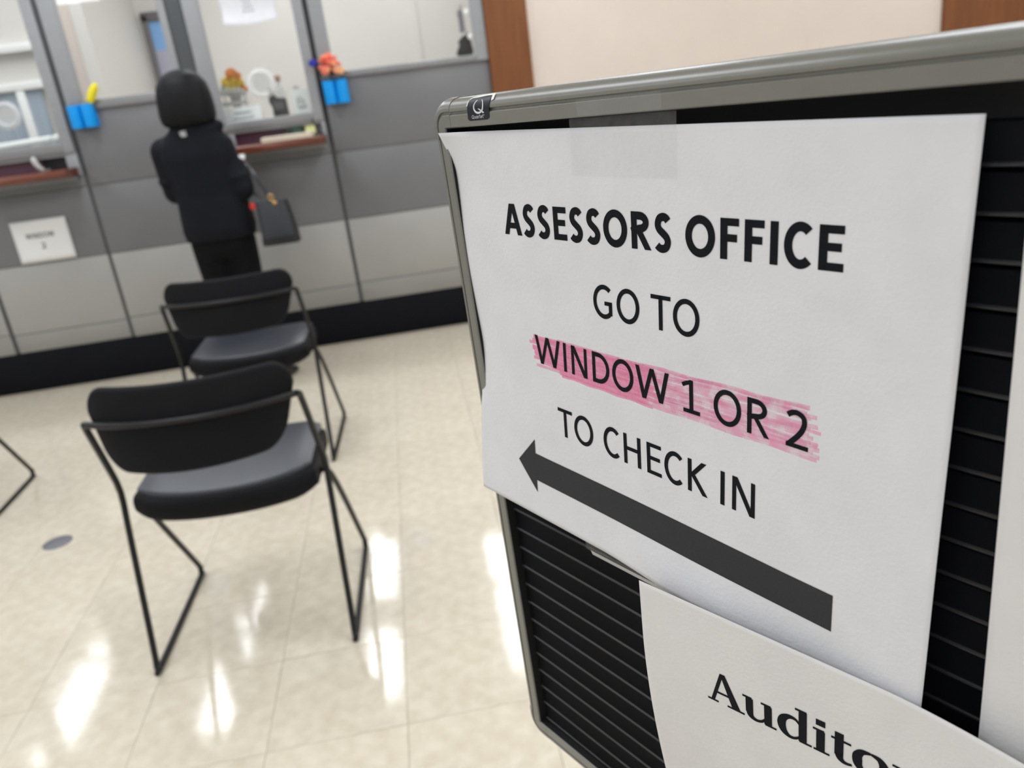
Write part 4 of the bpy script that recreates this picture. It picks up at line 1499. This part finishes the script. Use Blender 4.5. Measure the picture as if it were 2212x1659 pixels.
# grey letter trays
q0 = at(-.83, 1.41, 4.82)
t = thing('letter_tray', 'pale grey letter tray stack behind the white name plate', 'letter tray', (q0.x + .08, 4.86, CZ))
for z in (1.10, 1.24, 1.335, 1.392):
    obj('tray', B(q0.x, q0.x + .125, 4.80, 4.95, z, z + .022), 'greyp', t, bevel=.003)
for xx in (q0.x + .004, q0.x + .115):
    obj('upright', B(xx, xx + .006, 4.93, 4.945, CZ, 1.41), 'greyp', t)
# vase of orange and yellow flowers
q = at(-.765, 1.44, 4.92)
t = thing('flower_vase', 'small glass vase of orange and yellow flowers behind the glass', 'vase', (q.x, 5.0, CZ))
obj('vase', MB().lathe([(0, CZ), (.030, CZ + .002), (.036, CZ + .10), (.026, 1.34), (.034, 1.40), (.032, 1.40), (.024, 1.34)], (q.x, 5.0, 0), 24), 'acryl', t, smooth=True)
random.seed(5)
for k, (dx, dz, m, r) in enumerate(((0.008, .098, 'orange', .032), (.034, .082, 'orange', .026), (-.030, .058, 'gold', .026), (.010, .052, 'gold', .030), (.058, .010, 'orange', .022), (.046, .046, 'gold', .024), (-.048, .018, 'greyp', .024), (-.012, .012, 'lime', .028))):
    f_ = MB()
    for j in range(9):
        a = 2 * math.pi * j / 9
        f_.blob((q.x + dx + r * .6 * math.cos(a), 5.0 - .01 + random.uniform(-.01, .01), 1.405 + dz + r * .6 * math.sin(a)), (r * .5, r * .4, r * .42), 8, 6)
    f_.blob((q.x + dx, 4.985, 1.405 + dz), (r * .5, r * .5, r * .5), 8, 6)
    obj('flower_head', f_, m, t, smooth=True)
    obj('stalk', MB().tube([(q.x, 5.0, CZ + .02), (q.x + dx * .4, 5.0, 1.36), (q.x + dx, 5.0, 1.40 + dz)], .0025, 6), 'stem', t)

# in and on the deal tray of the second service window
LZ = 1.136
t = thing('tissue_box', 'dark green box in the opening above the ledge', 'box', (-.49, D - .02, LZ))
obj('box_body', B(-.535, -.452, D - .035, D + .025, LZ, 1.186), 'green', t, bevel=.004)
obj('dark_end', B(-.5352, -.500, D - .0365, D - .034, LZ + .004, 1.182), 'black', t)
t = thing('note_pad', 'pale yellow pad standing in the opening beside the green box', 'note pad', (-.415, D - .01, LZ))
obj('pad', MB().add([(-.437, D - .030, LZ), (-.385, D - .030, LZ), (-.385, D + .004, 1.19), (-.437, D + .004, 1.19), (-.437, D - .012, LZ), (-.385, D - .012, LZ), (-.385, D + .016, 1.19), (-.437, D + .016, 1.19)],
                    [(0, 1, 2, 3), (7, 6, 5, 4), (0, 4, 5, 1), (1, 5, 6, 2), (2, 6, 7, 3), (3, 7, 4, 0)]), 'lime', t, bevel=.002)
t = thing('pen_stand', 'black pen on a round stand at the end of the ledge', 'pen', (-.372, D - .06, LZ))
obj('stand', MB().lathe([(0, LZ + .016), (.012, LZ + .016), (.022, LZ + .008), (.026, LZ), (0, LZ)], (-.372, D - .06, 0), 20), 'black', t, smooth=True)
obj('pen', MB().tube([(-.372, D - .06, LZ + .012), (-.388, D - .058, LZ + .085)], [.004, .003], 8), 'black', t, smooth=True)
t = thing('paper_stack', 'cream stack of papers lying on the ledge beside the handbag', 'paper stack', (-.52, D - .11, LZ))
sp = MB()
for k in range(9):
    dx, dy = random.uniform(-.003, .003), random.uniform(-.002, .002)
    sp.box(-.645 + dx, -.395 + dx, D - .182 + dy, D - .06 + dy, LZ + k * .0026, LZ + k * .0026 + .0022)
obj('sheets', sp, 'cream', t)
# first service window: silver scanner knob in the opening and the white rail inside the glass
t = thing('hand_scanner', 'silver handset resting on the ledge at the dark slot', 'handset', (-1.765, D - .03, LZ))
obj('handset_grip', MB().tube(cat_rom([(-1.785, D - .03, 1.205), (-1.778, D - .045, 1.188), (-1.765, D - .05, 1.16), (-1.748, D - .045, 1.142)], 5), [.010, .012, .013, .014, .015, .015, .015, .014, .014, .013, .013, .012, .012, .011, .011, .010], 12), 'greyp', t, smooth=True)
obj('handset_cord', MB().tube(cat_rom([(-1.748, D - .045, 1.142), (-1.742, D - .03, LZ + .004), (-1.738, D + .01, LZ + .006)], 5), .003, 8), 'greyp', t, smooth=True)
t = thing('white_rail', 'white rounded rail along the bottom of the service window glass', 'rail', (-1.9, D + .05, 1.27))
obj('rail_bar', MB().tube([(-2.11, D + .045, 1.272), (-1.70, D + .045, 1.284)], .017, 14), 'white', t, smooth=True)
obj('end_knob', MB().blob((-1.672, D + .045, 1.284), (.030, .018, .020), 14, 10), 'white', t, smooth=True)

# black device and two white hooks in the fixed window by the wooden post
q = at(.455, 1.50, 5.05)
t = thing('desk_device', 'black desktop device with a thin arm in the fixed window by the wooden post', 'desk device', (q.x, 5.05, CZ))
out = [(-.060, 1.455), (-.050, 1.482), (-.036, 1.505), (-.040, 1.528), (-.012, 1.552), (.028, 1.566), (.040, 1.470), (.038, 1.448), (-.030, 1.444)]
obj('device_head', MB().rings([[(q.x + a, y_, z) for a, z in out] for y_ in (5.03, 5.08)]), 'black', t, bevel=.003)
obj('device_stand', MB().tube([(q.x, 5.055, CZ + .012), (q.x, 5.055, 1.46)], .012, 12), 'black', t, smooth=True)
obj('device_foot', MB().lathe([(0, CZ + .014), (.06, CZ + .012), (.075, CZ + .003), (.075, CZ), (0, CZ)], (q.x, 5.055, 0), 24), 'black', t, smooth=True)
obj('arm', MB().tube([(q.x + .012, 5.055, 1.55), (q.x + .002, 5.055, 1.72), (q.x - .03, 5.055, 1.655)], .003, 8), 'greyp', t, smooth=True)
obj('arm_sheet', B(q.x - .022, q.x + .004, 5.05, 5.052, 1.57, 1.69), 'lilac', t)
for k, (x, z, lb_) in enumerate(((.482, 1.635, 'upper white hook on the glass by the wooden post'), (.486, 1.518, 'lower white hook on the glass by the wooden post'))):
    t = thing('glass_hook', lb_, 'hook', (x, D, z), 'white hooks on the glass')
    obj('suction_cup', MB().lathe([(.014, .017), (.013, .010), (.006, .004), (0, .003)], (x, D, z), 20, 'y'), 'white', t, smooth=True)
    obj('hook', MB().tube([(x, D + .004, z + .004), (x, D - .006, z), (x, D - .010, z - .012), (x, D - .016, z - .010)], .003, 8), 'white', t, smooth=True)
